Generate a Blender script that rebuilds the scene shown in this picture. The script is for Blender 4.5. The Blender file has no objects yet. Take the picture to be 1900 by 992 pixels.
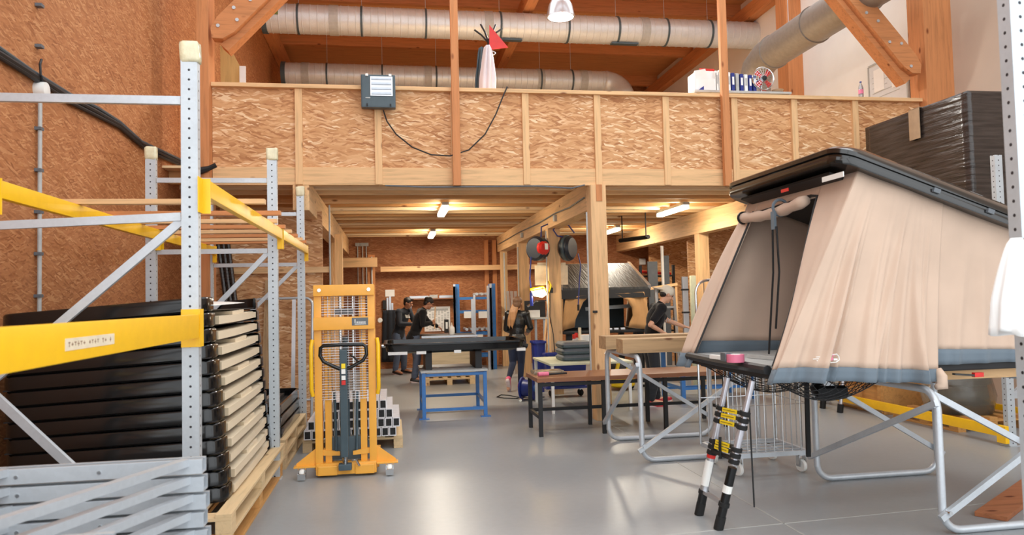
import bpy, bmesh, math, random
from mathutils import Vector, Matrix, Euler
random.seed(7)
PI = math.pi
C = bpy.context.scene.collection
SC = bpy.context.scene

# ------------------------------------------------------------------ camera, world, exposure
F = 1373.3; YAW = math.radians(9.305); PIT = math.radians(2.4445); ROL = math.radians(-1.351); H = 1.62
FW = Vector((math.sin(YAW)*math.cos(PIT), math.cos(YAW)*math.cos(PIT), math.sin(PIT)))
_r = Vector((math.cos(YAW), -math.sin(YAW), 0)); _u = _r.cross(FW)
RT = _r*math.cos(ROL) + _u*math.sin(ROL); UP = -_r*math.sin(ROL) + _u*math.cos(ROL)
O = Vector((0, 0, H))
cam_d = bpy.data.cameras.new('camera'); cam = bpy.data.objects.new('camera', cam_d); C.objects.link(cam)
cam_d.sensor_width = 36; cam_d.lens = F/1900*36; cam_d.clip_start = .05; cam_d.clip_end = 200
R3 = Matrix((RT, UP, -FW)).transposed()
cam.matrix_world = Matrix.Translation(O) @ R3.to_4x4()
SC.camera = cam
SC.view_settings.view_transform = 'Standard'; SC.view_settings.look = 'None'
SC.view_settings.gamma = 1; SC.view_settings.use_curve_mapping = False
cam_d.dof.use_dof = True; cam_d.dof.focus_distance = 9.; cam_d.dof.aperture_fstop = 3.5
SC.view_settings.exposure = 0.62
SC.cycles.max_bounces = 8; SC.cycles.diffuse_bounces = 5; SC.cycles.glossy_bounces = 3
SC.cycles.sample_clamp_indirect = 6
W = bpy.data.worlds.new('world'); SC.world = W; W.use_nodes = True
W.node_tree.nodes['Background'].inputs[0].default_value = (.93, .97, 1, 1)
W.node_tree.nodes['Background'].inputs[1].default_value = 1.7

def ray(px, py): return FW + RT*((px-950)/F) - UP*((py-496)/F)
def onY(px, py, y): d = ray(px, py); return O + d*(y/d.y)      # a point at depth y
def onX(px, py, x): d = ray(px, py); return O + d*(x/d.x)      # a point on a side plane
def onZ(px, py, z): d = ray(px, py); return O + d*((z-H)/d.z)  # a point at a height
V = Vector

# ------------------------------------------------------------------ materials
def nt(name):
    m = bpy.data.materials.new(name); m.use_nodes = True
    t = m.node_tree; b = t.nodes['Principled BSDF']
    return m, t, b
def N(t, kind, **kw):
    n = t.nodes.new(kind)
    for k, v in kw.items():
        if k.startswith('i_'):
            n.inputs[int(k[2:]) if k[2:].isdigit() else k[2:]].default_value = v
        else: setattr(n, k, v)
    return n
def ramp(t, stops):
    n = t.nodes.new('ShaderNodeValToRGB'); e = n.color_ramp.elements
    while len(e) < len(stops): e.new(.5)
    for el, (p, c) in zip(e, stops): el.position = p; el.color = (*c, 1)
    return n
def lin(c): return tuple(((x/255)/12.92 if x/255 <= .04045 else ((x/255+.055)/1.055)**2.4) for x in c)
def plain(name, c, rough=.5, metal=0., var=.08, scale=14., bump=0., spec=.5, emit=0., trans=0., coat=0.):
    m, t, b = nt(name); c = lin(c)
    co = N(t, 'ShaderNodeTexCoord'); no = N(t, 'ShaderNodeTexNoise', i_Scale=scale, i_Detail=4.)
    t.links.new(co.outputs['Object'], no.inputs['Vector'])
    r = ramp(t, [(.3, [x*(1-var) for x in c]), (.7, [min(1, x*(1+var)) for x in c])])
    t.links.new(no.outputs['Fac'], r.inputs[0]); t.links.new(r.outputs[0], b.inputs['Base Color'])
    b.inputs['Roughness'].default_value = rough; b.inputs['Metallic'].default_value = metal
    b.inputs['Specular IOR Level'].default_value = spec
    b.inputs['Coat Weight'].default_value = coat
    if emit:
        b.inputs['Emission Color'].default_value = (*c, 1); b.inputs['Emission Strength'].default_value = emit
    if trans: b.inputs['Transmission Weight'].default_value = trans
    if bump:
        bu = N(t, 'ShaderNodeBump', i_Strength=bump, i_Distance=.02)
        t.links.new(no.outputs['Fac'], bu.inputs['Height']); t.links.new(bu.outputs[0], b.inputs['Normal'])
    return m
def wood(name, c, axis, dark=.6, knots=True, rough=.65, var=.25):
    """sawn timber: fibres stretched along one axis, scattered knots"""
    m, t, b = nt(name); c = lin(c)
    co = N(t, 'ShaderNodeTexCoord')
    s = [14, 14, 14]; s['xyz'.index(axis)] = .9
    mp = N(t, 'ShaderNodeMapping'); mp.inputs['Scale'].default_value = s
    t.links.new(co.outputs['Object'], mp.inputs[0])
    no = N(t, 'ShaderNodeTexNoise', i_Scale=1.6, i_Detail=6., i_Roughness=.65, i_Distortion=.6)
    t.links.new(mp.outputs[0], no.inputs['Vector'])
    r = ramp(t, [(.25, [x*(1-var*1.3) for x in c]), (.5, c), (.8, [min(1, x*(1+var*.6)) for x in c])])
    t.links.new(no.outputs['Fac'], r.inputs[0])
    out = r.outputs[0]
    if knots:
        s2 = [5, 5, 5]; s2['xyz'.index(axis)] = 2.2
        mp2 = N(t, 'ShaderNodeMapping'); mp2.inputs['Scale'].default_value = s2
        t.links.new(co.outputs['Object'], mp2.inputs[0])
        vo = N(t, 'ShaderNodeTexVoronoi', i_Scale=1.); t.links.new(mp2.outputs[0], vo.inputs['Vector'])
        kr = ramp(t, [(.05, (1, 1, 1)), (.13, (0, 0, 0))]); t.links.new(vo.outputs['Distance'], kr.inputs[0])
        mx = N(t, 'ShaderNodeMix', data_type='RGBA'); mx.inputs['B'].default_value = (c[0]*dark*.6, c[1]*dark*.4, c[2]*dark*.35, 1)
        t.links.new(kr.outputs[0], mx.inputs['Factor']); t.links.new(out, mx.inputs['A']); out = mx.outputs['Result']
    t.links.new(out, b.inputs['Base Color']); b.inputs['Roughness'].default_value = rough
    b.inputs['Specular IOR Level'].default_value = .3
    return m
def osb(name, plane, stops, scale=1., seam=0):
    """oriented strand board: three layers of stretched flakes laid at different angles"""
    m, t, b = nt(name)
    co = N(t, 'ShaderNodeTexCoord'); sp = N(t, 'ShaderNodeSeparateXYZ'); t.links.new(co.outputs['Object'], sp.inputs[0])
    cb = N(t, 'ShaderNodeCombineXYZ')
    t.links.new(sp.outputs[0 if plane == 'XZ' else 1], cb.inputs[0]); t.links.new(sp.outputs[2], cb.inputs[1])
    wn = N(t, 'ShaderNodeTexNoise', i_Scale=6.*scale, i_Detail=2.); t.links.new(cb.outputs[0], wn.inputs['Vector'])
    wa = N(t, 'ShaderNodeMix', data_type='RGBA', blend_type='LINEAR_LIGHT'); wa.inputs['Factor'].default_value = .035/scale
    t.links.new(cb.outputs[0], wa.inputs['A']); t.links.new(wn.outputs['Color'], wa.inputs['B'])
    vals = []
    for ang, sx, sy in ((3, 5, 34), (-15, 6, 44), (19, 6, 40)):
        r0 = N(t, 'ShaderNodeMapping'); r0.inputs['Rotation'].default_value = (0, 0, math.radians(ang))
        t.links.new(wa.outputs['Result'], r0.inputs[0])
        mp = N(t, 'ShaderNodeMapping'); mp.inputs['Scale'].default_value = (sx*scale, sy*scale, 1)
        t.links.new(r0.outputs[0], mp.inputs[0])
        vo = N(t, 'ShaderNodeTexVoronoi', voronoi_dimensions='2D', i_Scale=1., i_Randomness=1.)
        t.links.new(mp.outputs[0], vo.inputs['Vector']); sc = N(t, 'ShaderNodeSeparateColor'); t.links.new(vo.outputs['Color'], sc.inputs[0])
        vals.append(sc)
    def mixv(a, b_, f):
        n = N(t, 'ShaderNodeMix', data_type='FLOAT'); t.links.new(f, n.inputs['Factor']); t.links.new(a, n.inputs['A']); t.links.new(b_, n.inputs['B']); return n.outputs['Result']
    def gt(a, th):
        n = N(t, 'ShaderNodeMath', operation='GREATER_THAN'); t.links.new(a, n.inputs[0]); n.inputs[1].default_value = th; return n.outputs[0]
    v = mixv(vals[0].outputs[0], vals[1].outputs[0], gt(vals[1].outputs[1], .55))
    v = mixv(v, vals[2].outputs[0], gt(vals[2].outputs[1], .68))
    big = N(t, 'ShaderNodeTexNoise', i_Scale=1.3, i_Detail=3.); t.links.new(cb.outputs[0], big.inputs['Vector'])
    ad = N(t, 'ShaderNodeMath', operation='MULTIPLY_ADD'); t.links.new(big.outputs['Fac'], ad.inputs[0]); ad.inputs[1].default_value = .5
    sb = N(t, 'ShaderNodeMath', operation='SUBTRACT'); t.links.new(v, sb.inputs[0]); sb.inputs[1].default_value = .25; t.links.new(sb.outputs[0], ad.inputs[2])
    r = ramp(t, stops); t.links.new(ad.outputs[0], r.inputs[0]); t.links.new(r.outputs[0], b.inputs['Base Color'])
    b.inputs['Roughness'].default_value = .6; b.inputs['Specular IOR Level'].default_value = .3
    bu = N(t, 'ShaderNodeBump', i_Strength=.15, i_Distance=.01); t.links.new(v, bu.inputs['Height']); t.links.new(bu.outputs[0], b.inputs['Normal'])
    return m
def galv(name, c=(176, 182, 186), rough=.38, metal=.6, dots=False):
    m, t, b = nt(name); c = lin(c)
    co = N(t, 'ShaderNodeTexCoord')
    vo = N(t, 'ShaderNodeTexVoronoi', i_Scale=60.); t.links.new(co.outputs['Object'], vo.inputs['Vector'])
    no = N(t, 'ShaderNodeTexNoise', i_Scale=5., i_Detail=5.); t.links.new(co.outputs['Object'], no.inputs['Vector'])
    sc = N(t, 'ShaderNodeSeparateColor'); t.links.new(vo.outputs['Color'], sc.inputs[0])
    ad = N(t, 'ShaderNodeMath', operation='MULTIPLY_ADD'); t.links.new(sc.outputs[0], ad.inputs[0]); ad.inputs[1].default_value = .16; t.links.new(no.outputs['Fac'], ad.inputs[2])
    r = ramp(t, [(.25, [x*.88 for x in c]), (.95, [min(1, x*1.1) for x in c])]); t.links.new(ad.outputs[0], r.inputs[0])
    out = r.outputs[0]
    if dots:    # punched holes every 50 mm along the column faces
        sp = N(t, 'ShaderNodeSeparateXYZ'); t.links.new(co.outputs['Object'], sp.inputs[0])
        def ma(op, a, b_=None, c_=None):
            n = N(t, 'ShaderNodeMath', operation=op)
            for k, q in enumerate((a, b_, c_)):
                if q is None: continue
                if isinstance(q, (int, float)): n.inputs[k].default_value = q
                else: t.links.new(q, n.inputs[k])
            return n.outputs[0]
        zz = ma('SUBTRACT', ma('MODULO', sp.outputs[2], .055), .0275)
        zz = ma('MULTIPLY', zz, zz)
        dx = sp.outputs[0]; dy = sp.outputs[1]
        d = ma('MINIMUM', ma('ADD', ma('MULTIPLY', dx, dx), zz), ma('ADD', ma('MULTIPLY', dy, dy), zz))
        h = ma('LESS_THAN', d, .000045)
        mx = N(t, 'ShaderNodeMix', data_type='RGBA'); mx.inputs['B'].default_value = (.03, .03, .035, 1)
        t.links.new(h, mx.inputs['Factor']); t.links.new(out, mx.inputs['A']); out = mx.outputs['Result']
    t.links.new(out, b.inputs['Base Color'])
    b.inputs['Roughness'].default_value = rough; b.inputs['Metallic'].default_value = metal
    return m
def concrete():
    m, t, b = nt('polished concrete')
    co = N(t, 'ShaderNodeTexCoord')
    a = N(t, 'ShaderNodeTexNoise', i_Scale=.55, i_Detail=4., i_Roughness=.5); t.links.new(co.outputs['Object'], a.inputs['Vector'])
    c = N(t, 'ShaderNodeTexNoise', i_Scale=18., i_Detail=5.); t.links.new(co.outputs['Object'], c.inputs['Vector'])
    ad = N(t, 'ShaderNodeMath', operation='MULTIPLY_ADD'); t.links.new(c.outputs['Fac'], ad.inputs[0]); ad.inputs[1].default_value = .25; t.links.new(a.outputs['Fac'], ad.inputs[2])
    r = ramp(t, [(.2, lin((126, 129, 132))), (.6, lin((146, 149, 151))), (1., lin((162, 164, 165)))]); t.links.new(ad.outputs[0], r.inputs[0])
    t.links.new(r.outputs[0], b.inputs['Base Color'])
    rr = N(t, 'ShaderNodeMapRange'); rr.inputs['To Min'].default_value = .29; rr.inputs['To Max'].default_value = .36
    t.links.new(a.outputs['Fac'], rr.inputs[0]); t.links.new(rr.outputs[0], b.inputs['Roughness'])
    b.inputs['Specular IOR Level'].default_value = .55
    return m
def stripes(name, c1, c2, axis, freq, rough=.7):
    m, t, b = nt(name)
    co = N(t, 'ShaderNodeTexCoord')
    w = N(t, 'ShaderNodeTexWave', wave_type='BANDS', bands_direction=axis, i_Scale=freq, i_Distortion=1.5)
    t.links.new(co.outputs['Object'], w.inputs['Vector'])
    r = ramp(t, [(.25, lin(c1)), (.6, lin(c2))]); t.links.new(w.outputs['Fac'], r.inputs[0]); t.links.new(r.outputs[0], b.inputs['Base Color'])
    b.inputs['Roughness'].default_value = rough
    return m
def film(name, c, rough=.18, bump=.35, axis='z'):
    """stretch wrap: glossy with many fine horizontal wrinkles"""
    m, t, b = nt(name)
    co = N(t, 'ShaderNodeTexCoord'); mp = N(t, 'ShaderNodeMapping'); s = [2.5, 2.5, 2.5]; s['xyz'.index(axis)] = 34
    mp.inputs['Scale'].default_value = s; t.links.new(co.outputs['Object'], mp.inputs[0])
    no = N(t, 'ShaderNodeTexNoise', i_Scale=1., i_Detail=5.); t.links.new(mp.outputs[0], no.inputs['Vector'])
    c = lin(c); r = ramp(t, [(.3, [x*.6 for x in c]), (.75, [x*1.5 for x in c])]); t.links.new(no.outputs['Fac'], r.inputs[0]); t.links.new(r.outputs[0], b.inputs['Base Color'])
    b.inputs['Roughness'].default_value = rough
    bu = N(t, 'ShaderNodeBump', i_Strength=bump, i_Distance=.03); t.links.new(no.outputs['Fac'], bu.inputs['Height']); t.links.new(bu.outputs[0], b.inputs['Normal'])
    return m
def fabric(name, c, rough=.85):
    m, t, b = nt(name); c = lin(c)
    co = N(t, 'ShaderNodeTexCoord')
    no = N(t, 'ShaderNodeTexNoise', i_Scale=3., i_Detail=6.); t.links.new(co.outputs['Object'], no.inputs['Vector'])
    r = ramp(t, [(.3, [x*.93 for x in c]), (.7, [min(1, x*1.05) for x in c])]); t.links.new(no.outputs['Fac'], r.inputs[0]); t.links.new(r.outputs[0], b.inputs['Base Color'])
    b.inputs['Roughness'].default_value = rough; b.inputs['Specular IOR Level'].default_value = .2
    b.inputs['Sheen Weight'].default_value = .15
    fi = N(t, 'ShaderNodeTexNoise', i_Scale=420., i_Detail=1.); t.links.new(co.outputs['Object'], fi.inputs['Vector'])
    bu = N(t, 'ShaderNodeBump', i_Strength=.12, i_Distance=.004); t.links.new(fi.outputs['Fac'], bu.inputs['Height']); t.links.new(bu.outputs[0], b.inputs['Normal'])
    return m

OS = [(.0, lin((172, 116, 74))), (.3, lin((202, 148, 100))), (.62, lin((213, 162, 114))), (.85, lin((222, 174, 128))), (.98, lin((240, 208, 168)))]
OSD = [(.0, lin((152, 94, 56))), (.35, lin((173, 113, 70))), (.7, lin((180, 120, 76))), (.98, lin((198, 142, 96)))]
m = {}
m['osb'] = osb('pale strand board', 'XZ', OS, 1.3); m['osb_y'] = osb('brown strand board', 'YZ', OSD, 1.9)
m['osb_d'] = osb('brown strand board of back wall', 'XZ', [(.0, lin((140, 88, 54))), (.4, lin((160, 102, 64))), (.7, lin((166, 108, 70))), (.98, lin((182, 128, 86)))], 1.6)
PINE = (226, 184, 136); LARCH = (200, 134, 86)
for a in 'xyz':
    m['pine_'+a] = wood('pine along '+a, PINE, a); m['larch_'+a] = wood('stained larch along '+a, LARCH, a)
    m['raw_'+a] = wood('weathered plank along '+a, (184, 152, 114), a, var=.35); m['pal_'+a] = wood('pallet wood along '+a, (216, 188, 146), a, var=.2)
m['deck'] = wood('pale deck boards', (238, 204, 158), 'x')
m['roofb'] = wood('roof boards', (206, 150, 100), 'x', knots=False)
m['joist_lit'] = wood('deck boards, paler', (248, 224, 188), 'x'); m['joist_shade'] = wood('deck boards, darker', (206, 158, 106), 'x')  # joist tones that paint in the lit and shaded bands under the deck
m['floor'] = concrete(); m['joint'] = plain('joint filler', (172, 172, 168), .6)
m['white_wall'] = plain('white plaster', (232, 230, 226), .8, var=.03, scale=2)
m['beige_wall'] = plain('beige render', (200, 180, 162), .85, var=.05, scale=1.5)
m['galv'] = galv('galvanised steel', (196, 202, 208), .36, .4); m['galv_up'] = galv('perforated galvanised steel', (196, 204, 210), .42, .35, dots=True)
m['duct'] = galv('spiral duct zinc', (214, 220, 224), .36, .3)
m['ductgrey'] = plain('dull grey duct', (150, 145, 138), .5, .4)
m['yellow'] = plain('yellow rack paint', (252, 196, 24), .35, var=.04)
m['orange'] = plain('stacker orange paint', (240, 172, 66), .35, var=.03)
m['black'] = plain('glossy black plastic', (16, 17, 18), .16, var=.1)
m['blackm'] = plain('matt black', (24, 24, 26), .55); m['rubber'] = plain('black rubber', (20, 20, 20), .75)
m['grey'] = plain('mid grey plastic', (96, 102, 108), .45); m['dgrey'] = plain('dark slate paint', (66, 82, 90), .4); m['reelcase'] = plain('dark reel plastic', (30, 36, 48), .4)
m['lgrey'] = plain('light grey laminate', (178, 180, 178), .4); m['white'] = plain('white plastic', (236, 236, 232), .4, var=.02)
m['paper'] = plain('paper', (238, 238, 236), .8, var=.02); m['cream'] = plain('cream card', (226, 212, 184), .8)
m['blue'] = plain('blue rack paint', (54, 116, 184), .35); m['dblue'] = plain('dark blue plastic', (32, 48, 130), .4)
m['navy'] = plain('navy hose', (40, 52, 120), .4); m['red'] = plain('red plastic', (206, 40, 34), .4)
m['card'] = stripes('corrugated card edge', (196, 176, 146), (240, 226, 200), 'Y', 22)
m['chrome'] = plain('chrome', (210, 212, 214), .14, 1, var=.02); m['alu'] = plain('aluminium', (200, 202, 206), .3, .85, var=.03)
m['tan'] = fabric('tan tent canvas', (206, 180, 160)); m['skirt'] = fabric('slate grey skirt', (108, 120, 130))
m['tan_d'] = fabric('brown tent canvas', (176, 136, 92)); m['wrapblack'] = film('black stretch wrap', (58, 50, 46))
m['clearwrap'] = film('clear wrap', (46, 46, 46), .5, .5, 'x'); m['whitecloth'] = fabric('white cloth', (240, 240, 238))
m['yel'] = plain('bright yellow label', (246, 214, 30), .4); m['dirt'] = plain('yellow machine plastic', (226, 190, 24), .4)
m['lamp'] = plain('lit diffuser', (255, 250, 232), .4, emit=6.); m['lampw'] = plain('lit bulb glass', (255, 250, 255), .4, emit=14.)
m['brown'] = wood('brown laminate table top', (142, 96, 68), 'x', knots=False, var=.12, rough=.35)
m['rust'] = wood('reddish board', (164, 104, 70), 'x')
m['pink'] = plain('pink', (226, 120, 150), .5); m['green'] = plain('dull green', (104, 120, 56), .6)
m['kraft'] = plain('kraft tape', (176, 146, 114), .5); m['pale_table'] = plain('pale greenish board', (204, 206, 178), .5)
m['wall_board'] = plain('whiteboard', (222, 224, 226), .25, var=.02)

# ------------------------------------------------------------------ mesh builder
class MB:
    def __init__(s): s.b = bmesh.new()
    def _add(s, vs, fs):
        v = [s.b.verts.new(p) for p in vs]
        for f in fs:
            try: s.b.faces.new([v[i] for i in f])
            except ValueError: pass
        return s
    def box(s, c, d, rz=0, rx=0, ry=0, bev=0):
        R = Euler((rx, ry, rz)).to_matrix(); c = V(c)
        hx, hy, hz = d[0]/2, d[1]/2, d[2]/2
        P = [c + R @ V((x*hx, y*hy, z*hz)) for x in (-1, 1) for y in (-1, 1) for z in (-1, 1)]
        FA = [(0, 1, 3, 2), (4, 6, 7, 5), (0, 4, 5, 1), (2, 3, 7, 6), (0, 2, 6, 4), (1, 5, 7, 3)]
        if not bev: return s._add(P, FA)
        t = bmesh.new(); v = [t.verts.new(p) for p in P]
        for f in FA: t.faces.new([v[i] for i in f])
        bmesh.ops.bevel(t, geom=t.edges[:], offset=bev, segments=2, affect='EDGES', profile=.7)
        return s._merge(t)
    def _merge(s, t):
        mp = {v: s.b.verts.new(v.co) for v in t.verts}
        for f in t.faces:
            try: s.b.faces.new([mp[v] for v in f.verts])
            except ValueError: pass
        t.free(); return s
    def bb(s, x0, x1, y0, y1, z0, z1, bev=0): return s.box(((x0+x1)/2, (y0+y1)/2, (z0+z1)/2), (abs(x1-x0), abs(y1-y0), abs(z1-z0)), bev=bev)
    def beam(s, p, q, w, h, up=(0, 0, 1), bev=0):
        p, q = V(p), V(q); d = (q-p); L = d.length; d = d/L; up = V(up)
        if abs(d.dot(up)) > .98: up = V((0, 1, 0))
        sd = d.cross(up).normalized(); u2 = sd.cross(d)
        P = [p + d*(a*L) + sd*(b*w/2) + u2*(c*h/2) for a in (0, 1) for b in (-1, 1) for c in (-1, 1)]
        FA = [(0, 1, 3, 2), (4, 6, 7, 5), (0, 4, 5, 1), (2, 3, 7, 6), (0, 2, 6, 4), (1, 5, 7, 3)]
        if not bev: return s._add(P, FA)
        t = bmesh.new(); v = [t.verts.new(x) for x in P]
        for f in FA: t.faces.new([v[i] for i in f])
        bmesh.ops.bevel(t, geom=t.edges[:], offset=bev, segments=2, affect='EDGES', profile=.7)
        return s._merge(t)
    def chan(s, p, q, w, h, t=.006, up=(0, 0, 1)):
        """open C channel from p to q: web on the up side, two flanges down"""
        p, q = V(p), V(q); d = (q-p).normalized(); up = V(up)
        if abs(d.dot(up)) > .98: up = V((0, 1, 0))
        sd = d.cross(up).normalized(); u2 = sd.cross(d)
        s.beam(p+u2*(h/2-t/2), q+u2*(h/2-t/2), w, t, up)
        for k in (-1, 1): s.beam(p+sd*(k*(w/2-t/2))-u2*(t/2), q+sd*(k*(w/2-t/2))-u2*(t/2), t, h-t, up)
        return s
    def tube(s, pts, r, n=8, closed=False, cap=True):
        pts = [V(p) for p in pts]; k = len(pts); rs = r if isinstance(r, (list, tuple)) else [r]*k
        T = []
        for i in range(k):
            a = pts[i-1] if (i or closed) else pts[i]; b_ = pts[(i+1) % k] if (i < k-1 or closed) else pts[i]
            T.append((b_-a).normalized())
        nn = T[0].orthogonal().normalized(); rings = []
        for i in range(k):
            nn = (nn - T[i]*nn.dot(T[i]))
            nn = nn.normalized() if nn.length > 1e-6 else T[i].orthogonal().normalized()
            bt = T[i].cross(nn)
            rings.append([s.b.verts.new(pts[i] + (nn*math.cos(2*PI*j/n) + bt*math.sin(2*PI*j/n))*rs[i]) for j in range(n)])
        for i in range(k if closed else k-1):
            A, B = rings[i], rings[(i+1) % k]
            for j in range(n):
                try: s.b.faces.new((A[j], A[(j+1) % n], B[(j+1) % n], B[j]))
                except ValueError: pass
        if cap and not closed:
            s.b.faces.new(rings[0][::-1]); s.b.faces.new(rings[-1])
        return s
    def cyl(s, p, q, r, r2=None, n=16): return s.tube([p, q], [r, r if r2 is None else r2], n)
    def ball(s, c, r, n=12, rot=None):
        if not isinstance(r, (list, tuple)): r = (r, r, r)
        t = bmesh.new(); bmesh.ops.create_uvsphere(t, u_segments=n, v_segments=max(6, n*2//3), radius=1)
        M4 = Matrix.Translation(V(c)) @ (rot.to_4x4() if rot else Matrix.Identity(4)) @ Matrix.Diagonal((*r, 1))
        bmesh.ops.transform(t, matrix=M4, verts=t.verts[:]); return s._merge(t)
    def lathe(s, prof, c, axis='z', n=20):
        c = V(c); R = {'z': Matrix.Identity(3), 'y': Euler((-PI/2, 0, 0)).to_matrix(), 'x': Euler((0, PI/2, 0)).to_matrix()}[axis] if isinstance(axis, str) else V((0, 0, 1)).rotation_difference(V(axis)).to_matrix()
        rings = [[s.b.verts.new(c + R @ V((r*math.cos(2*PI*j/n), r*math.sin(2*PI*j/n), z))) for j in range(n)] for r, z in prof]
        for A, B in zip(rings, rings[1:]):
            for j in range(n):
                try: s.b.faces.new((A[j], A[(j+1) % n], B[(j+1) % n], B[j]))
                except ValueError: pass
        for q, rv in ((rings[0], True), (rings[-1], False)):
            if (prof[0] if rv else prof[-1])[0] > 1e-4: s.b.faces.new(q[::-1] if rv else q)
        return s
    def prism(s, poly, ext):
        ext = V(ext); P = [V(p) for p in poly]; k = len(P)
        return s._add(P + [p+ext for p in P], [tuple(range(k))[::-1], tuple(range(k, 2*k))] + [(i, (i+1) % k, k+(i+1) % k, k+i) for i in range(k)])
    def grid(s, fn, nu, nv):
        G = [[s.b.verts.new(fn(i/nu, j/nv)) for j in range(nv+1)] for i in range(nu+1)]
        for i in range(nu):
            for j in range(nv): s.b.faces.new((G[i][j], G[i+1][j], G[i+1][j+1], G[i][j+1]))
        return s
    def build(s, name, mat, parent=None, smooth=False, org=None, thick=0, mods=None):
        bmesh.ops.recalc_face_normals(s.b, faces=s.b.faces[:])
        me = bpy.data.meshes.new(name)
        off = V(org) if org is not None else (V(parent['org']) if parent and 'org' in parent else V((0, 0, 0)))
        for v in s.b.verts: v.co -= off
        s.b.to_mesh(me); s.b.free()
        me.materials.append(m[mat] if isinstance(mat, str) else mat)
        if smooth:
            me.polygons.foreach_set('use_smooth', [True]*len(me.polygons)); 
            if smooth != 'all': me.set_sharp_from_angle(angle=math.radians(40))
        o = bpy.data.objects.new(name, me); C.objects.link(o)
        if parent:
            o.parent = parent
            if org is not None: o.location = V(org) - V(parent['org'])
        elif org is not None: o.location = off
        if parent and 'org' in parent: o['org'] = list(off)
        if not parent: o['org'] = list(off)
        if thick:
            md = o.modifiers.new('s', 'SOLIDIFY'); md.thickness = thick; md.offset = 0
        return o
def thing(name, label, cat, loc, group=None):
    o = bpy.data.objects.new(name, None); C.objects.link(o); o.location = loc; o.empty_display_size = .1
    o['org'] = list(loc); return tag(o, label, cat, group)
def tag(o, label, cat, group=None, kind=None):
    o['label'] = label; o['category'] = cat
    if group: o['group'] = group
    if kind: o['kind'] = kind
    return o
def S(o): o['kind'] = 'structure'; return o
def dup(o, loc=None, rz=None, label=None, parent=None):
    c = o.copy(); C.objects.link(c)
    if parent: c.parent = parent
    if loc is not None: c.location = loc
    if rz is not None: c.rotation_euler = (0, 0, rz)
    if label: c['label'] = label
    for ch in list(o.children): dup(ch, parent=c)
    return c
ORD = ['topmost', 'second', 'third', 'fourth', 'fifth', 'sixth', 'seventh', 'eighth', 'ninth', 'tenth', 'eleventh', 'twelfth', 'thirteenth', 'fourteenth', 'fifteenth', 'sixteenth']
def arc(c, r, a0, a1, n, ax1, ax2): c, ax1, ax2 = V(c), V(ax1), V(ax2); return [c + ax1*(r*math.cos(a0+(a1-a0)*i/n)) + ax2*(r*math.sin(a0+(a1-a0)*i/n)) for i in range(n+1)]
def sag(p, q, d, n=16):
    p, q = V(p), V(q); return [p.lerp(q, i/n) - V((0, 0, d*4*(i/n)*(1-i/n))) for i in range(n+1)]
def text(s, p, size, mat, parent, name, rx=PI/2, rz=0, ext=.001):
    cu = bpy.data.curves.new(name, 'FONT'); cu.body = s; cu.size = size; cu.extrude = ext; cu.align_x = 'CENTER'; cu.align_y = 'CENTER'
    o = bpy.data.objects.new(name, cu); C.objects.link(o); cu.materials.append(m[mat])
    o.parent = parent; o.location = V(p) - V(parent['org']); o.rotation_euler = (rx, 0, rz); return o

# ------------------------------------------------------------------ the setting
XL, XR, YB, YI, ZR, YM = -2.75, 8.1, 22.2, 18.35, 8.3, 9.57     # walls, back walls, roof height, mezzanine front
ZB, ZD, ZT = 3.115, 3.36, 4.385                                  # mezzanine: underside, deck, parapet top
S(MB().bb(XL-.3, XR+.3, -12, YB+.2, -.2, 0).build('floor', 'floor'))
jt = MB()
a, b_ = onZ(1267, 863.6, 0), onZ(1490, 991, 0)
for x in (-4.9, -1.9+.35, 1.55, 4.9): jt.bb(x-.004, x+.004, -6, 18.3, -.01, .0012)
jt.b.clear(); d = (b_-a).normalized(); jt.beam(a-d*8, b_+d*4, .014, .003)
a2, b2 = onZ(1460, 970, 0), onZ(1747, 941.6, 0); e = (b2-a2).normalized(); jt.beam(a2-e*3.0, b2+e*3, .012, .003)
a3 = onZ(1170, 935, 0)
jt.beam(onZ(1560, 742, 0)-V((4, .1, 0)), onZ(1560, 742, 0)+V((2, .05, 0)), .012, .003)
S(jt.build('trim_1', 'joint'))
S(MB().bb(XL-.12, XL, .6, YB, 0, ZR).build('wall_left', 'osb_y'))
S(MB().bb(XR, XR+.12, .6, YB, 0, ZR).build('wall_right', 'white_wall'))
S(MB().bb(XR-.02, XR+.01, .6, YM-.02, 0, ZR).build('wall_right_render', 'beige_wall'))
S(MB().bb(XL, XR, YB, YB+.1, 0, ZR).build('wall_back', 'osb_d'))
S(MB().bb(XL-.12, XR+.12, 13.4, YB+.1, ZR, ZR+.1).build('ceiling', 'roofb'))
for k, (y0, y1) in enumerate(((.4, 1.4), (4.6, 5.4), (9.4, 10.2))): S(MB().bb(XL-.12, XR+.12, y0, y1, ZR, ZR+.1).build('ceiling', 'roofb'))  # unseen gaps between the strips, added to let sky light in
for y in (10.2, 13., 15.85, 18.6, 21.3): S(MB().bb(XL, XR, y-.07, y+.07, ZR-.3, ZR, bev=.01).build('roof_purlin', 'larch_x'))
for x in (XL+.12, 2.95, XR-.12): S(MB().bb(x-.11, x+.11, 9.4, YB, ZR-.62, ZR-.3, bev=.01).build('roof_rafter', 'larch_y'))
S(MB().bb(XL, XR, YM-.15, YM+.15, 6.7, 7.3, bev=.01).build('portal_beam', 'larch_x'))

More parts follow.
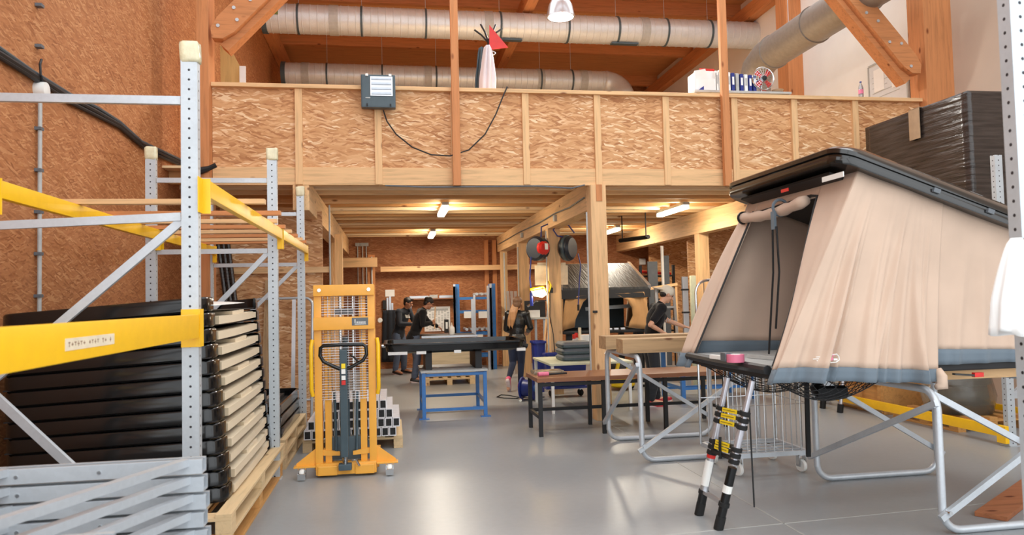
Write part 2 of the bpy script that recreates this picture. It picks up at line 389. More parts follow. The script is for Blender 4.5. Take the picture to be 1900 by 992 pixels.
# portal posts and knee braces
def portal(x0, x1, sx, xb, brace):
    p = MB().bb(x0, x1, YM-.17, YM+.17, 0, 7.0, bev=.012).build('timber_post', 'larch_z', org=((x0+x1)/2, YM, 0)); S(p)
    (ax, az), (bx, bz) = brace
    bt = MB()
    d = V((bx-ax, 0, bz-az)).normalized(); n = V((-d.z, 0, d.x))
    A = V((ax, YM-.2, az)); B = V((bx, YM-.2, bz)); hw = .135
    poly = [A+n*hw+d*.1, A+n*hw*.7-d*.06, A-d*.14, A-n*hw*.7-d*.06, A-n*hw+d*.1, B-n*hw, B+n*hw]
    bt.prism(poly, (0, .16, 0))
    k = bt.build('knee_brace', 'larch_x', org=A); S(k)
    bt = MB()
    for t, s in ((.02, .05), (.22, -.06), (.3, .07), (.5, 0), (.62, .06)):
        c = A.lerp(B, t) + n*s; bt.cyl(c+V((0, -.012, 0)), c+V((0, .02, 0)), .022, n=10)
    bt.build('bolt_heads', 'galv', k)
    inner = MB(); o2 = n*(-.15 if sx > 0 else .15)
    inner.beam(A+o2+V((0, .2, 0))-d*.12, B+o2+V((0, .2, 0)), .2, .12, up=n)
    S(inner.build('knee_brace', 'larch_x', org=A))
pl = onY(380, 100, YM); A1 = onY(408, 55, YM-.2); B1 = onY(520, -55, YM-.2)
portal(onY(370, 100, YM).x, onY(393, 100, YM).x, 1, 0, ((A1.x, A1.z), (B1.x, B1.z)))
A2 = onY(1697, 122, YM-.2); B2 = onY(1560, -45, YM-.2)
portal(onY(1700, 80, YM).x, onY(1752, 80, YM).x, -1, 0, ((A2.x, A2.z), (B2.x, B2.z)))
yy = onX(1470, 90, XR-.1).y
S(MB().bb(XR-.32, XR, yy-.2, yy+.2, ZD, ZR, bev=.01).build('timber_post', 'larch_z', org=(XR-.1, yy, ZD)))

# mezzanine
xm0, xm1 = onY(394, 200, YM).x, XR
S(MB().bb(XL, XR, YM+.02, YB, ZD-.03, ZD).build('ceiling_mezzanine', 'deck'))
y = YM+.33
while y < YI-.1:
    jk = random.Random(int(y*100)); S(MB().bb(XL, XR, y-.05, y+.05, ZB+.06, ZD-.03, bev=.012).build('floor_joist', ('deck', 'joist_shade', 'joist_lit', 'deck', 'joist_shade')[int(round((y-YM)/.47)) % 5], org=(jk.uniform(-5, 5), y, ZB+jk.uniform(-3, 3)))); y += .47
sx = [onY(px, 250, YM).x for px in (555, 702, 843, 975, 1108, 1235, 1362, 1473, 1586)]
edges = [xm0] + sx + [xm1]
for i in range(len(edges)-1):
    S(MB().bb(edges[i], edges[i+1], YM, YM+.02, ZD-.02, ZT-.03).build('parapet_board', 'osb', org=(edges[i]+i*1.37, YM, ZD+i*.7)))
for x in sx: S(MB().bb(x-.045, x+.045, YM-.045, YM, ZB+.005, ZT-.05, bev=.004).build('parapet_stud', 'pine_z', org=(x, YM, ZB)))
S(MB().bb(xm0, xm1, YM-.075, YM+.06, ZT-.05, ZT, bev=.005).build('parapet_rail', 'pine_x'))
fx = [xm0, sx[0]] + [sx[k] for k in (1, 2, 3, 5, 6)] + [xm1]
for i in range(len(fx)-1):
    S(MB().bb(fx[i]+.003, fx[i+1]-.003, YM-.025, YM+.09, ZB, ZD-.02, bev=.004).build('fascia_beam', 'pine_x', org=(fx[i]-i*.9, YM, ZB+i*.3)))
for px, pb in ((848, 340), (1350, 346)):
    a = onY(px, pb, YM-.1); S(MB().bb(a.x-.05, a.x+.05, YM-.145, YM-.075, ZB-.02, 7.0, bev=.004).build('hanging_post', 'larch_z', org=(a.x, YM, ZB)))

# beams and posts under the mezzanine
def depth_beam(x, y0, y1, w=.2, h=.36, z=ZB+.06): S(MB().bb(x-w/2, x+w/2, y0, y1, z-h, z, bev=.008).build('depth_beam', 'pine_y', org=(x, y0, z)))
depth_beam(-1.1, YM-.02, YI, .2, .38); depth_beam(2.74, YM+.12, YI, .22, .38); depth_beam(5.85, YM+.1, YI, .22, .4)
def post(x, y, w, d, top=ZB+.0): return S(MB().bb(x-w/2, x+w/2, y-d/2, y+d/2, 0, top, bev=.006).build('timber_post', 'pine_z', org=(x, y, 0)))
post(2.74, YM+.02, .21, .22, ZB); PX2 = onY(1027, 500, 12.35).x
post(PX2, 12.35, .21, .2, ZB-.3); cx3 = onY(972, 550, 15.3).x; post(cx3, 15.3, .22, .2, ZB-.3)
post(onY(937, 600, 17.9).x, 17.9, .16, .16, ZB-.3); post(onY(629, 500, 13.2).x, 13.2, .13, .16, ZB-.3)
S(MB().bb(2.71, 2.79, YM-.1, YM-.06, ZB-.22, ZB).build('post_plate', 'larch_z'))
post(5.85, 13.3, .2, .2, ZB-.3)
# inner walls
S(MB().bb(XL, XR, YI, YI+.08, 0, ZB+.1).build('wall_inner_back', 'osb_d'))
S(MB().bb(XL, -.94, 10.6, 10.66, 0, ZB-.2).build('wall_partition', 'osb', org=(.7, 10.6, .3)))
S(MB().bb(XL, onY(612, 500, 10.55).x, 10.52, 10.6, 2.05, 2.13).build('trim_2', 'pine_x'))
S(MB().bb(onY(1205, 480, 17.5).x, XR, 17.5, 17.56, 0, ZB-.05).build('wall_partition', 'osb', org=(1.2, 17.5, 1.3)))
a = onY(1268, 470, 14.2)
S(MB().bb(5.95, XR, 14.2, 14.26, 0, ZB-.05).build('wall_partition', 'osb', org=(2.2, 14.2, .3)))
# wall framing on the inner back wall
zb = onY(840, 497, 18).z
S(MB().bb(onY(706, 497, 18).x, 5.6, 18., 18.1, zb-.06, zb+.06, bev=.004).build('wall_rail', 'pine_x'))
zb2 = onY(670, 487, 17.6).z
S(MB().bb(-1.1, onY(700, 487, 17.6).x, 17.5, 17.7, zb2-.11, zb2+.11, bev=.004).build('wall_rail', 'pine_x'))
a = onY(692, 600, 17.9); S(MB().bb(a.x-.09, a.x+.07, 17.8, 17.95, 0, 2.75).build('timber_post', 'larch_z', org=(a.x, 17.9, 0)))
for px in (920, 905): a = onY(px, 600, 18.25); S(MB().bb(a.x-.05, a.x+.05, 18.22, 18.34, 0, 3.1).build('timber_post', 'larch_z', org=(a.x, 18.3, 0)))
# inclined spare planks between left posts
for k, (p0, p1) in enumerate((((618, 610), (613, 438)), ((624, 610), (617, 440)), ((630, 610), (622, 442)))):
    A = onY(*p0, 14.4+.1*k); B = onY(*p1, 14.6+.1*k)
    A = A + (A-B)*((A.z-.003)/(B.z-A.z))
    tag(MB().beam(A, B, .06, .1, up=(0, 1, 0)).build('timber_plank', 'pine_z', org=A), ('leftmost', 'middle', 'rightmost')[k]+' of the pale planks leaning upright by the left inner post', 'plank', 'planks leaning by the left inner post')

# ------------------------------------------------------------------ ducts on high
def duct(name, label, p, q, r, mat, seam=.14, wide=(), rings=()):
    p, q = V(p), V(q); d = (q-p).normalized(); L = (q-p).length
    o = thing(name, label, 'duct', p); b = MB(); prof = []
    t = 0
    while t < L:
        prof += [(r, t), (r, t+seam*.86), (r+.007, t+seam*.9), (r+.007, t+seam*.97)]; t += seam
    prof.append((r, L)); b.lathe(prof, p, d, 28); b.build('pipe', mat, o, smooth=True)
    for k in rings:
        b = MB(); c = p+d*k; b.lathe([(r+.006, -.02), (r+.016, -.02), (r+.016, .02), (r+.006, .02)], c, d, 28); b.build('hanger_band', 'dgrey', o)
        MB().cyl(c+V((0, 0, r)), V((c.x, c.y, ZR)), .006, n=6).build('hanger_wire', 'galv', o)
    for k in wide:
        MB().lathe([(r+.002, -.09), (r+.012, -.09), (r+.012, .09), (r+.002, .09)], p+d*k, d, 28).build('tape_joint', 'lgrey', o)
    return o
a = onY(492, 35, 15.2); b_ = onY(1428, 66, 15.2)
a.z = b_.z = (a.z+b_.z)/2 ; r1 = .29
D1 = duct('ventilation_duct', 'long silver spiral duct across the top, nearest the roof lamp', (a.x, 15.2, a.z), (b_.x, 15.2, a.z), r1, 'duct', .15, wide=(1.35, 4.5, 7.9), rings=(.65, 1.9, 3.2, 4.75, 6.2, 7.3, 8.4, 9.4))
c = MB().lathe([(r1, 0), (r1+.02, 0), (r1+.02, .1), (r1+.0, .1)], (a.x-.05, 15.2, a.z), 'x', 28).build('end_collar', 'dgrey', D1)
MB().box((a.x-.02, 14.95, a.z), (.02, .1, .42)).build('red_tag', 'red', D1); MB().box((a.x+.17, 14.9, a.z+.08), (.24, .02, .22)).build('foil_patch', 'green', D1)
for x in (3.3, 4.95+.9): MB().box((x-1.0+.2, 15.2-.06, a.z-r1-.015), (.6, .12, .03)).build('outlet_slot', 'dgrey', D1)
a = onY(527, 137, 18.); b_ = onY(1120, 146, 18.); r2 = .27
D2 = duct('ventilation_duct', 'lower silver spiral duct ending in an elbow behind the parapet', (a.x, 18., a.z), (b_.x, 18., a.z), r2, 'duct', .15, wide=(.5, 3.4, 6.2, 7.3), rings=(1., 2.3, 3.6, 4.9, 6.2, 7.))
pts = [V((b_.x, 18., a.z)) + V((.42*math.sin(t), -.24*(1-math.cos(t)), -.38*(1-math.cos(t)))) for t in [PI/2*i/6 for i in range(7)]] 
pts = pts + [pts[-1]+V((0, -.12, -.2))]
MB().tube(pts, r2, 24, cap=False).build('elbow', 'duct', D2, smooth=True, thick=.01)
MB().cyl(pts[-1]+V((0, .03, .05)), pts[-1]+V((0, .025, .042)), r2*.97, n=24).build('shade_disc', 'blackm', D2)  # black disc standing in for the shade inside the elbow mouth
MB().lathe([(r2, 0), (r2+.02, 0), (r2+.02, .1), (r2, .1)], (a.x-.05, 18., a.z), 'x', 28).build('end_collar', 'dgrey', D2)
a = onY(1396, 116, 12.6); b_ = onY(1587, 5, 10.)
zc = (a.z+b_.z)/2; xc = (a.x+b_.x)/2
D3 = thing('ventilation_duct', 'wide dull grey duct slanting over the right end of the parapet', 'duct', (xc, 12.8, zc))
MB().tube([V((xc, 12.9, zc-.9)), V((xc, 12.85, zc-.35)), V((xc, 12.7, zc-.1)), V((xc, 12.4, zc)), V((xc, 6.8, zc))], .29, 28).build('pipe', 'ductgrey', D3, smooth=True)
for y in (12.1, 10.8, 9.5): MB().lathe([(.292, -.02), (.31, -.02), (.31, .02), (.292, .02)], (xc, y, zc), 'y', 28).build('joint_ring', 'ductgrey', D3)
for y in (11.6,): MB().cyl((xc, y, zc+.28), (xc, y, ZR), .006, n=6).build('hanger_wire', 'galv', D3)

# roof lamp
p = onY(1040, 18, 11.2); L = thing('high_bay_lamp', 'bell-shaped hanging roof lamp, lit, above the long silver duct', 'lamp', p)
MB().lathe([(.225, -.12), (.215, -.06), (.19, .06), (.15, .14), (.1, .18), (.1, .36), (.0, .37)], p, 'z', 28).build('reflector_shade', 'alu', L, smooth=True)
MB().lathe([(.0, -.15), (.12, -.145), (.2, -.12), (.21, -.1), (0, -.09)], p, 'z', 28).build('lens', 'lampw', L, smooth=True)
MB().cyl(p+V((0, 0, .36)), V((p.x, p.y, ZR)), .008, n=6).build('cord', 'blackm', L)
def lamp_light(L, loc, size, energy, col, rot=(0, 0, 0), sy=None):
    d = bpy.data.lights.new('lamp_light', 'AREA'); d.energy = energy; d.color = col; d.size = size
    if sy: d.shape = 'RECTANGLE'; d.size_y = sy
    o = bpy.data.objects.new('lamp_light', d); C.objects.link(o); o.parent = L; o.location = V(loc)-V(L['org']); o.rotation_euler = rot
lamp_light(L, p-V((0, 0, .17)), .35, 160, (1, .97, .9))

# floodlight on the parapet and its cable
p = onY(702, 171, YM-.12); fw_ = .43; fh = .42
L = thing('floodlight', 'square slate-green floodlight mounted at the parapet top', 'lamp', (p.x, p.y, p.z-fh/2))
MB().box(p, (fw_, .12, fh), bev=.018).build('housing', 'dgrey', L)
MB().box(p+V((.04, -.062, .06)), (.28, .012, .25), bev=.004).build('bezel', 'alu', L)
MB().grid(lambda u, v: p+V((.04+(u-.5)*.25, -.069-.004*math.sin(PI*v*7), .06+(v-.5)*.22)), 1, 28).build('glass', plain('reflector glass', (170, 176, 184), .15, .5, emit=.06), L)
for s in (-.14, .15): MB().box(p+V((s, -.07, .2)), (.035, .02, .03)).build('latch', 'white', L); MB().box(p+V((s, -.065, -.18)), (.02, .02, .03)).build('hinge', 'blackm', L)
MB().box(p+V((-.13, -.062, -.09)), (.06, .004, .012)).build('maker_plate', 'lgrey', L)
MB().beam(p+V((0, .06, .1)), p+V((0, .12, .1)), .1, .03).build('bracket', 'dgrey', L)
A = onY(711, 204, YM-.13); Bq = onY(941, 161, YM-.09); mid = [onY(x, y, YM-.11) for x, y in ((718, 225), (735, 249), (765, 273), (800, 287), (835, 289), (870, 278), (900, 249), (920, 212), (932, 182))]
tag(MB().tube([A]+mid+[Bq, Bq+V((.03, .13, .02))], .009, 6).build('cable', 'blackm'), 'thin black cable sagging from the floodlight across the parapet', 'cable')

# coat stand on the mezzanine
p = onY(908, 120, 10.1); q = V((p.x, 10.1, ZD)); L = thing('coat_stand', 'dark coat stand behind the parapet with splayed hooks', 'coat stand', q)
zt = onY(908, 72, 10.1).z; top = V((p.x, 10.1, zt))
MB().cyl(q, top, .022, n=10).build('pole', 'blackm', L)
MB().lathe([(.25, 0), (.25, .03), (.04, .06), (.02, .1)], q, 'z', 20).build('base', 'blackm', L)
for k, (dx, dz) in enumerate(((-.2, .12), (-.11, .2), (.1, .2), (.19, .15))):
    MB().tube([top-V((0, 0, .06)), top+V((dx*.5, -.03*k, dz*.4)), top+V((dx, 0, dz))], .013, 8).build('hook', 'blackm', L)
MB().tube(arc(top-V((0, .0, .2)), .09, 0, 2*PI, 18, (1, 0, 0), (0, .5, .5))[:-1], .007, 6, closed=True).build('ring', 'chrome', L)
A, Bq, Cq = onY(908, 46, 9.98), onY(943, 88, 9.98), onY(908, 92, 9.98)
tag(MB().prism([A, Bq, Cq], (0, .012, 0)).build('pennant', 'red', org=Cq), 'red triangular pennant hung on the coat stand', 'pennant')
def drape(name, mat, px0, px1, y0, y1, Y, amp, ph):
    def f(u, v):
        a = onY(px0+(px1-px0)*(.5+(u-.5)*(.35+.65*min(1, v*1.6)**.7)), y0+(y1-y0)*v, Y)
        return a + V((0, -amp*math.sin(u*PI)-.02*math.sin(u*17+ph+v*2), 0))
    return MB().grid(f, 30, 16).build(name, mat, smooth='all', thick=.02, org=onY((px0+px1)/2, y0, Y))
tag(drape('jacket', 'dgrey', 882, 904, 90, 182, 10.06, .05, 1), 'dark grey garment hanging behind the pale cloth on the coat stand', 'jacket')
tag(drape('cloth', fabric('pale lilac cloth', (222, 214, 218)), 890, 919, 87, 180, 9.95, .07, 3), 'pale lilac cloth hanging from the coat stand', 'cloth')

# things on the mezzanine shelf
y0 = 9.86; zs = onY(1380, 172, y0).z
xs0, xs1 = onY(1284, 170, y0).x, onY(1462, 175, y0).x
sh = thing('shelf_unit', 'low shelf top behind the parapet carrying binders and fan', 'shelf', ((xs0+xs1)/2, y0+.1, ZD))
MB().bb(xs0, xs1, y0-.1, y0+.3, zs-.03, zs).build('shelf_board', 'lgrey', sh)
for x in (xs0+.02, (xs0+xs1)/2, xs1-.02): MB().bb(x-.015, x+.015, y0-.08, y0+.3, ZD, zs-.03).build('side_panel', 'lgrey', sh)
w1 = onY(1290, 170, y0).x; w2 = onY(1330, 170, y0).x
t = thing('file_box', 'white file box with loose papers at left of the shelf', 'file box', ((w1+w2)/2, y0, zs))
h = .28
MB().bb(w1, w1+.012, y0, y0+.25, zs, zs+h).bb(w2-.012, w2, y0, y0+.25, zs, zs+h).bb(w1, w2, y0+.24, y0+.25, zs, zs+h).bb(w1, w2, y0, y0+.012, zs, zs+.19).bb(w1, w2, y0, y0+.25, zs, zs+.01).build('box', 'paper', t)
MB().prism([V((w1+.01, y0+.05, zs+.19)), V((w2-.1, y0+.05, zs+.19)), V((w2-.14, y0+.05, zs+.35)), V((w1+.03, y0+.05, zs+.32))], (0, .04, 0)).build('papers', 'white', t)
tag(MB().box(((w1+w2)/2+.07, y0+.03+.08, zs+.235), (.22, .02, .27), ry=.03).build('folder', 'red'), 'red-edged folder standing in the white file box', 'folder')
tag(MB().box(((w1+w2)/2+.07, y0+.09, zs+.2), (.19, .01, .26), ry=.03).build('sheet', 'paper'), 'white sheet in front of the red folder', 'paper')
tag(MB().prism([V((w1+.01, y0-.05, zs)), V((w1+.11, y0-.05, zs)), V((w1+.11, y0-.05, zs+.07))], (0, .04, 0)).build('wedge', 'dblue', org=(w1, y0, zs)), 'small blue wedge in front of the white file box', 'wedge')
cols = ['white', 'paper', 'dblue', 'paper', 'dblue', 'lgrey', 'dblue', 'paper', 'dblue', 'dblue']
pxs = [1331, 1338, 1345.5, 1353, 1361, 1369, 1377, 1385, 1393, 1401]
nm = ['leftmost', 'second', 'third', 'fourth', 'fifth', 'sixth', 'seventh', 'eighth', 'ninth', 'rightmost']
for k, (px, c) in enumerate(zip(pxs, cols)):
    x = onY(px, 165, y0).x; hh = .31 - .006*k + (.02 if k == 1 else 0)
    t = thing('binder', '%s binder in the row on the mezzanine shelf, %s spine' % (nm[k], {'white': 'white', 'paper': 'white', 'dblue': 'blue', 'lgrey': 'grey'}[c]), 'binder', (x, y0, zs), 'binders on the mezzanine shelf')
    MB().box((x, y0+.13, zs+hh/2+.001), (.047, .26, hh), bev=.004).build('cover', c, t)
    MB().box((x, y0-.001, zs+hh*.6), (.03, .004, hh*.4)).build('spine_label', 'paper' if c == 'dblue' else 'lgrey', t)
p = onY(1416, 146, y0-.02); rf = .165
t = thing('desk_fan', 'chrome desk fan with red blades on the mezzanine shelf', 'fan', (p.x, p.y, zs))
b = MB(); b.tube(arc(p, rf, 0, 2*PI, 32, (1, 0, 0), (0, 0, 1))[:-1], .009, 6, closed=True)
for r in (.05, .085, .12, .145): b.tube(arc(p-V((0, .035*(1-r/rf), 0)), r, 0, 2*PI, 28, (1, 0, 0), (0, 0, 1))[:-1], .002, 4, closed=True)
for k in range(20):
    a = 2*PI*k/20; b.tube([p+V((.02*math.cos(a), -.04, .02*math.sin(a))), p+V((rf*math.cos(a), 0, rf*math.sin(a)))], .002, 4)
b.build('cage', 'chrome', t, smooth=True)
MB().lathe([(.0, -.05), (.035, -.045), (.04, -.02), (.04, .0)], p, (0, 1, 0), 16).build('hub', 'blackm', t)
for k in range(4):
    a = PI/4+PI/2*k; e1 = V((math.cos(a), 0, math.sin(a))); e2 = V((-math.sin(a), 0, math.cos(a)))
    MB().prism([p+e1*.03+e2*.02, p+e1*.14+e2*.045, p+e1*.145-e2*.035, p+e1*.03-e2*.02], (0, .006, 0)).build('blade', 'red', t)
MB().cyl(p+V((0, .02, 0)), p+V((0, .12, 0)), .05, n=16).build('motor', 'chrome', t, smooth=True)
MB().cyl(V((p.x, p.y+.06, zs)), p+V((0, .06, -.03)), .014, n=10).build('stem', 'chrome', t)
MB().lathe([(.09, 0), (.09, .015), (.03, .03)], V((p.x, p.y+.05, zs)), 'z', 20).build('base', 'red', t)
p = onY(1443, 170, y0); tag(MB().lathe([(.02, 0), (.07, .02), (.085, .05), (.08, .052), (.06, .02), (0, .015)], V((p.x, y0, zs)), 'z', 20).build('bowl', 'kraft', smooth=True), 'small brown bowl right of the desk fan', 'bowl')
p = onY(1598, 182, YM+.0); b0 = V((p.x, YM, ZT))
t = thing('water_bottle', 'clear plastic water bottle standing on the parapet rail', 'bottle', b0)
MB().lathe([(.03, 0), (.034, .01), (.034, .14), (.028, .17), (.012, .21), (.012, .225)], b0, 'z', 18).build('body', plain('clear bottle plastic', (214, 220, 226), .08, trans=.8), t, smooth=True)
MB().lathe([(.0345, .06), (.035, .06), (.035, .12), (.0345, .12)], b0, 'z', 18).build('label', 'pink', t); MB().cyl(b0+V((0, 0, .222)), b0+V((0, 0, .24)), .015, n=12).build('cap', 'dblue', t)
# whiteboard on the right wall
xw = XR-.02; q = [onX(*s, xw) for s in ((1613, 118), (1683, 100), (1684, 188), (1614, 184))]
ya, yb = q[1].y, q[0].y; z1 = (q[0].z+q[1].z)/2; z0 = ZD+1.0
t = thing('whiteboard', 'whiteboard with pinned sheets on the upper right wall', 'whiteboard', (xw, ya, z0))
MB().bb(xw-.02, xw, ya, yb, z0, z1).build('panel', 'wall_board', t)
MB().bb(xw-.03, xw, ya-.02, ya+.01, z0, z1).bb(xw-.03, xw, yb-.01, yb+.02, z0, z1).bb(xw-.03, xw, ya, yb, z1-.01, z1+.02).build('frame', 'lgrey', t)
for a, b_, z in ((.1, .38, .06), (.58, .86, .02)): 
    MB().bb(xw-.026, xw-.021, ya+(yb-ya)*a, ya+(yb-ya)*b_, z1-.45-z, z1-.08-z).build('sheet', 'paper', t)
b = MB()
for k in range(9): b.bb(xw-.0225, xw-.021, yb-.05-.5*((k*37) % 10)/10-.3, yb-.08, z0+.1+k*.09, z0+.112+k*.09)
b.build('writing', 'lgrey', t)
# boards leaning at the left end of the mezzanine
Y = 10.4; A = onY(412, 165, Y); q = [onY(*s, Y) for s in ((408, 84), (433, 100), (448, 128), (449, 160), (412, 160))]
q = q[:3] + [V((q[3].x, Y, ZD)), V((q[4].x, Y, ZD))]
tag(MB().prism(q, (0, .03, 0)).build('plywood_offcut', wood('yellow plywood', (206, 172, 110), 'z'), org=q[4]), 'yellowish plywood offcut leaning at the left end of the mezzanine', 'board')
q = onY(450, 140, 10.3); tag(MB().bb(q.x-.04, q.x+.04, 10.3, 10.32, ZD, q.z+.13).build('card', 'white', org=(q.x, 10.3, ZD)), 'white card standing beside the yellowish plywood offcut', 'card')

# ------------------------------------------------------------------ left pallet rack
X1 = onY(355, 500, 4.35).x; R1 = 4.35; R2 = onX(507, 500, X1).y; R3 = 9.46; R0 = 1.55
X0 = onY(281, 400, R2).x
ZTOP = onY(355, 92, R1).z
rack = thing('pallet_rack', 'tall galvanised pallet rack with yellow beams along the left wall', 'pallet rack', (X1, R1, 0))
def upright(x, y, top, par, cap=True, w=.088):
    b = MB(); t = .004; h = w/2; h2 = .03
    b.bb(x-h, x+h, y-h2, y-h2+t, 0, top).bb(x-h, x-h+t, y-h2+t, y+h2, 0, top).bb(x+h-t, x+h, y-h2+t, y+h2, 0, top)
    b.bb(x-h+t, x-h+.022, y+h2-t, y+h2, 0, top).bb(x+h-.022, x+h-t, y+h2-t, y+h2, 0, top)
    u = b.build('upright', 'galv_up', par, org=(x, y, 0))
    MB().bb(x-h-.02, x+h+.02, y-h-.02, y+h+.02, 0, .008).build('foot_plate', 'galv', u)
    if cap:
        c = MB().box((x, y, top-.02), (w+.014, .076, .12), bev=.02)
        for v in c.b.verts: v.co += V((random.uniform(-1, 1), random.uniform(-1, 1), random.uniform(-1, 1)))*.006
        c.build('tape_cap', m['capfilm'], u, smooth='all')
    return u
m['capfilm'] = plain('yellowed film', (226, 218, 184), .25, bump=.6)
for y in (R0, R1, R2, R3):
    for x in (X0, X1): upright(x, y, ZTOP if y < R3 else onY(572, 352, R3).z, rack)
def brace(p, q, name, w=.045, h=.03): MB().chan(p, q, w, h, .004, up=(0, -1, 0)).build(name, 'galv', rack)
def node(px, py, y): return onY(px, py, y).z
e = .05
for y in (R0, R1, R2, R3):
    o = y+.0
    if y in (R0, R1):
        za, zb_, zc = node(338, 187, R1), node(338, 402, R1), node(0, 712, R1)
        zl = node(0, 419, R1)
    else:
        za, zb_, zc = node(505, 335, R2), node(505, 465, R2), node(400, 560, R2); zl = zb_
        if y == R3: za, zb_ = node(565, 397, R3), node(565, 490, R3); zl = zb_; zc = zb_-1.0
        else: zc = zb_-1.05
    brace((X0+e, o, za), (X1-e, o, za), 'horizontal_brace'); brace((X0+e, o, zl), (X1-e, o, zb_), 'horizontal_brace')
    brace((X0+e, o+.01, zc), (X1-e, o+.01, zb_-.02), 'diagonal_brace'); brace((X0+e, o+.01, zc-.03), (X1-e, o+.01, max(.12, zc-1.05)), 'diagonal_brace')
    if zc-1.05 > .5: brace((X0+e, o, max(.12, zc-1.05)-.03), (X1-e, o, max(.12, zc-1.05)-.03), 'horizontal_brace')
zu1, zu0 = node(370, 333, R1), node(370, 360, R1)
def ybeam(x, y0, y1, z0, z1, s, near=False):
    bm_ = MB().bb(x-.022, x+.022, y0+.05, y1-.05, z0, z1, bev=.006).build('load_beam', 'yellow', rack, smooth=True)
    for y in (y0, y1):
        if near: MB().bb(x-.075, x+.024, y-.042, y-.034, z0-.05, z1+.03, bev=.002).bb(x+.016, x+.024, y-.042, y+.04, z0-.05, z1+.03).build('beam_connector', 'yellow', bm_)
        else: MB().bb(x-.026, x-.02, y-.045, y+.045, z0-.09, z1+.012).bb(x-.026, x+.022, y-.05 if y == y1 else y+.04, y-.042 if y == y1 else y+.05, z0-.09, z1+.012).build('beam_connector', 'yellow', bm_)
    return bm_
for x, s in ((X1+.072, 1), (X0+.072, 1)):
    ybeam(x, R1, R2, zu0-.015, zu1, s); ybeam(x, R2, R3, zu0-.01, zu1, s)
zl1, zl0 = node(365, 583, R1), node(365, 626, R1)
lb = ybeam(X1+.03, R0, R1, zl0, zl1, 1, True); ybeam(X0+.03, R0, R1, zl0, zl1, 1, True)
A = onX(165, 634, X1+.053); MB().bb(X1+.0521, X1+.0535, A.y-.19, A.y+.24, A.z-.02, A.z+.02).build('label_tape', 'cream', lb)
b = MB()
for k in range(16):
    if k in (1, 4, 9): continue
    y = A.y+.2-.024*k; h = .012 if k % 3 else .017
    b.bb(X1+.0534, X1+.0538, y-.002, y+.002, A.z-h/2, A.z+h/2).bb(X1+.0534, X1+.0538, y-.008, y+.008, A.z-.002+(k % 2)*.006, A.z+.001+(k % 2)*.006)
b.build('label_writing', 'brown', lb)
# loose timber lengths lying across the upper beams
zz = zu1+.003
sl = [(371, 125, 492), (393, 225, 521), (408, 300, 500), (419, 300, 505), (428, 320, 515), (436, 330, 500), (443, 340, 498), (448, 350, 500)]
for k, (py, a, c) in enumerate(sl):
    y = max(R1+.3, onZ(400, py, zz+.03).y); y = min(y, R3-.1) if k < 8 else y
    xa, xc = onY(a, py, y).x, onY(c, py, y).x; xa = max(min(xa, X0-.03), XL+.06); xc = max(xc, X1+.12)
    tag(MB().bb(xa, xc, y-.035, y+.035, zz, zz+.035, bev=.003).build('timber_batten', 'larch_x' if k % 2 else 'pine_x', org=(xa, y, zz)),
        'timber batten lying across the yellow rack beams, %s from the front' % ('nearest' if k == 0 else ORD[k]), 'batten', 'battens across the upper rack beams')

# cable bundle, conduit and junction box on the left wall
xw = XL+.03
cp = [(-60, 62), (0, 100), (60, 138), (130, 182), (180, 208), (222, 232), (262, 266), (292, 282), (330, 300), (352, 306), (372, 312), (392, 308)]
for k, (dz, r) in enumerate(((0, .024), (.035, .016), (-.03, .018))):
    pts = [onX(x, y+dz*0, xw) for x, y in cp[:-2]]
    pts = [p + V((0, 0, dz*(1+.3*math.sin(i*1.7+k)))) for i, p in enumerate(pts)]
    tag(MB().tube(pts, r, 8).build('cable', 'dgrey' if k == 1 else 'blackm', smooth=True), ('thickest black cable', 'grey cable on top', 'lower black cable')[k]+' of the bundle sloping across the left wall', 'cable', 'cable bundle on the left wall')
zt = onX(74, 178, xw).z; yt = onX(74, 300, xw).y
t = thing('conduit', 'grey vertical conduit with clips on the left wall', 'conduit', (xw, yt, 0))
MB().cyl((xw, yt, .0), (xw, yt, zt), .016, n=10).build('pipe', 'lgrey', t, smooth=True)
for k in range(12): MB().bb(xw-.03, xw+.018, yt-.028, yt+.028, .4+k*.33, .425+k*.33).build('clip', 'grey', t)
j = thing('junction_box', 'white round junction box at the top of the wall conduit', 'junction box', (xw, yt, zt))
MB().lathe([(0, -.03), (.062, -.03), (.066, 0), (.06, .05), (0, .055)], (xw, yt, zt+.05), 'x', 20).build('box', 'white', j, smooth=True)
MB().tube([V((xw+.02, yt, zt+.1)), V((xw+.03, yt-.06, zt+.15)), V((xw+.02, yt-.05, zt+.24)), V((xw, yt+.02, zt+.3))], .01, 6).build('cable_tail', 'blackm', j)
b = MB(); c = onY(388, 312, YM-.2); b.tube([c+V((-.25, -.02, -.08)), c+V((-.1, 0, -.03)), c+V((0, .0, .0)), c+V((.08, 0, .04))], [.03, .045, .03, .03], 8)
tag(b.build('cable_coil', 'blackm', smooth=True), 'black cable knot hanging at the timber post beside the parapet', 'cable')

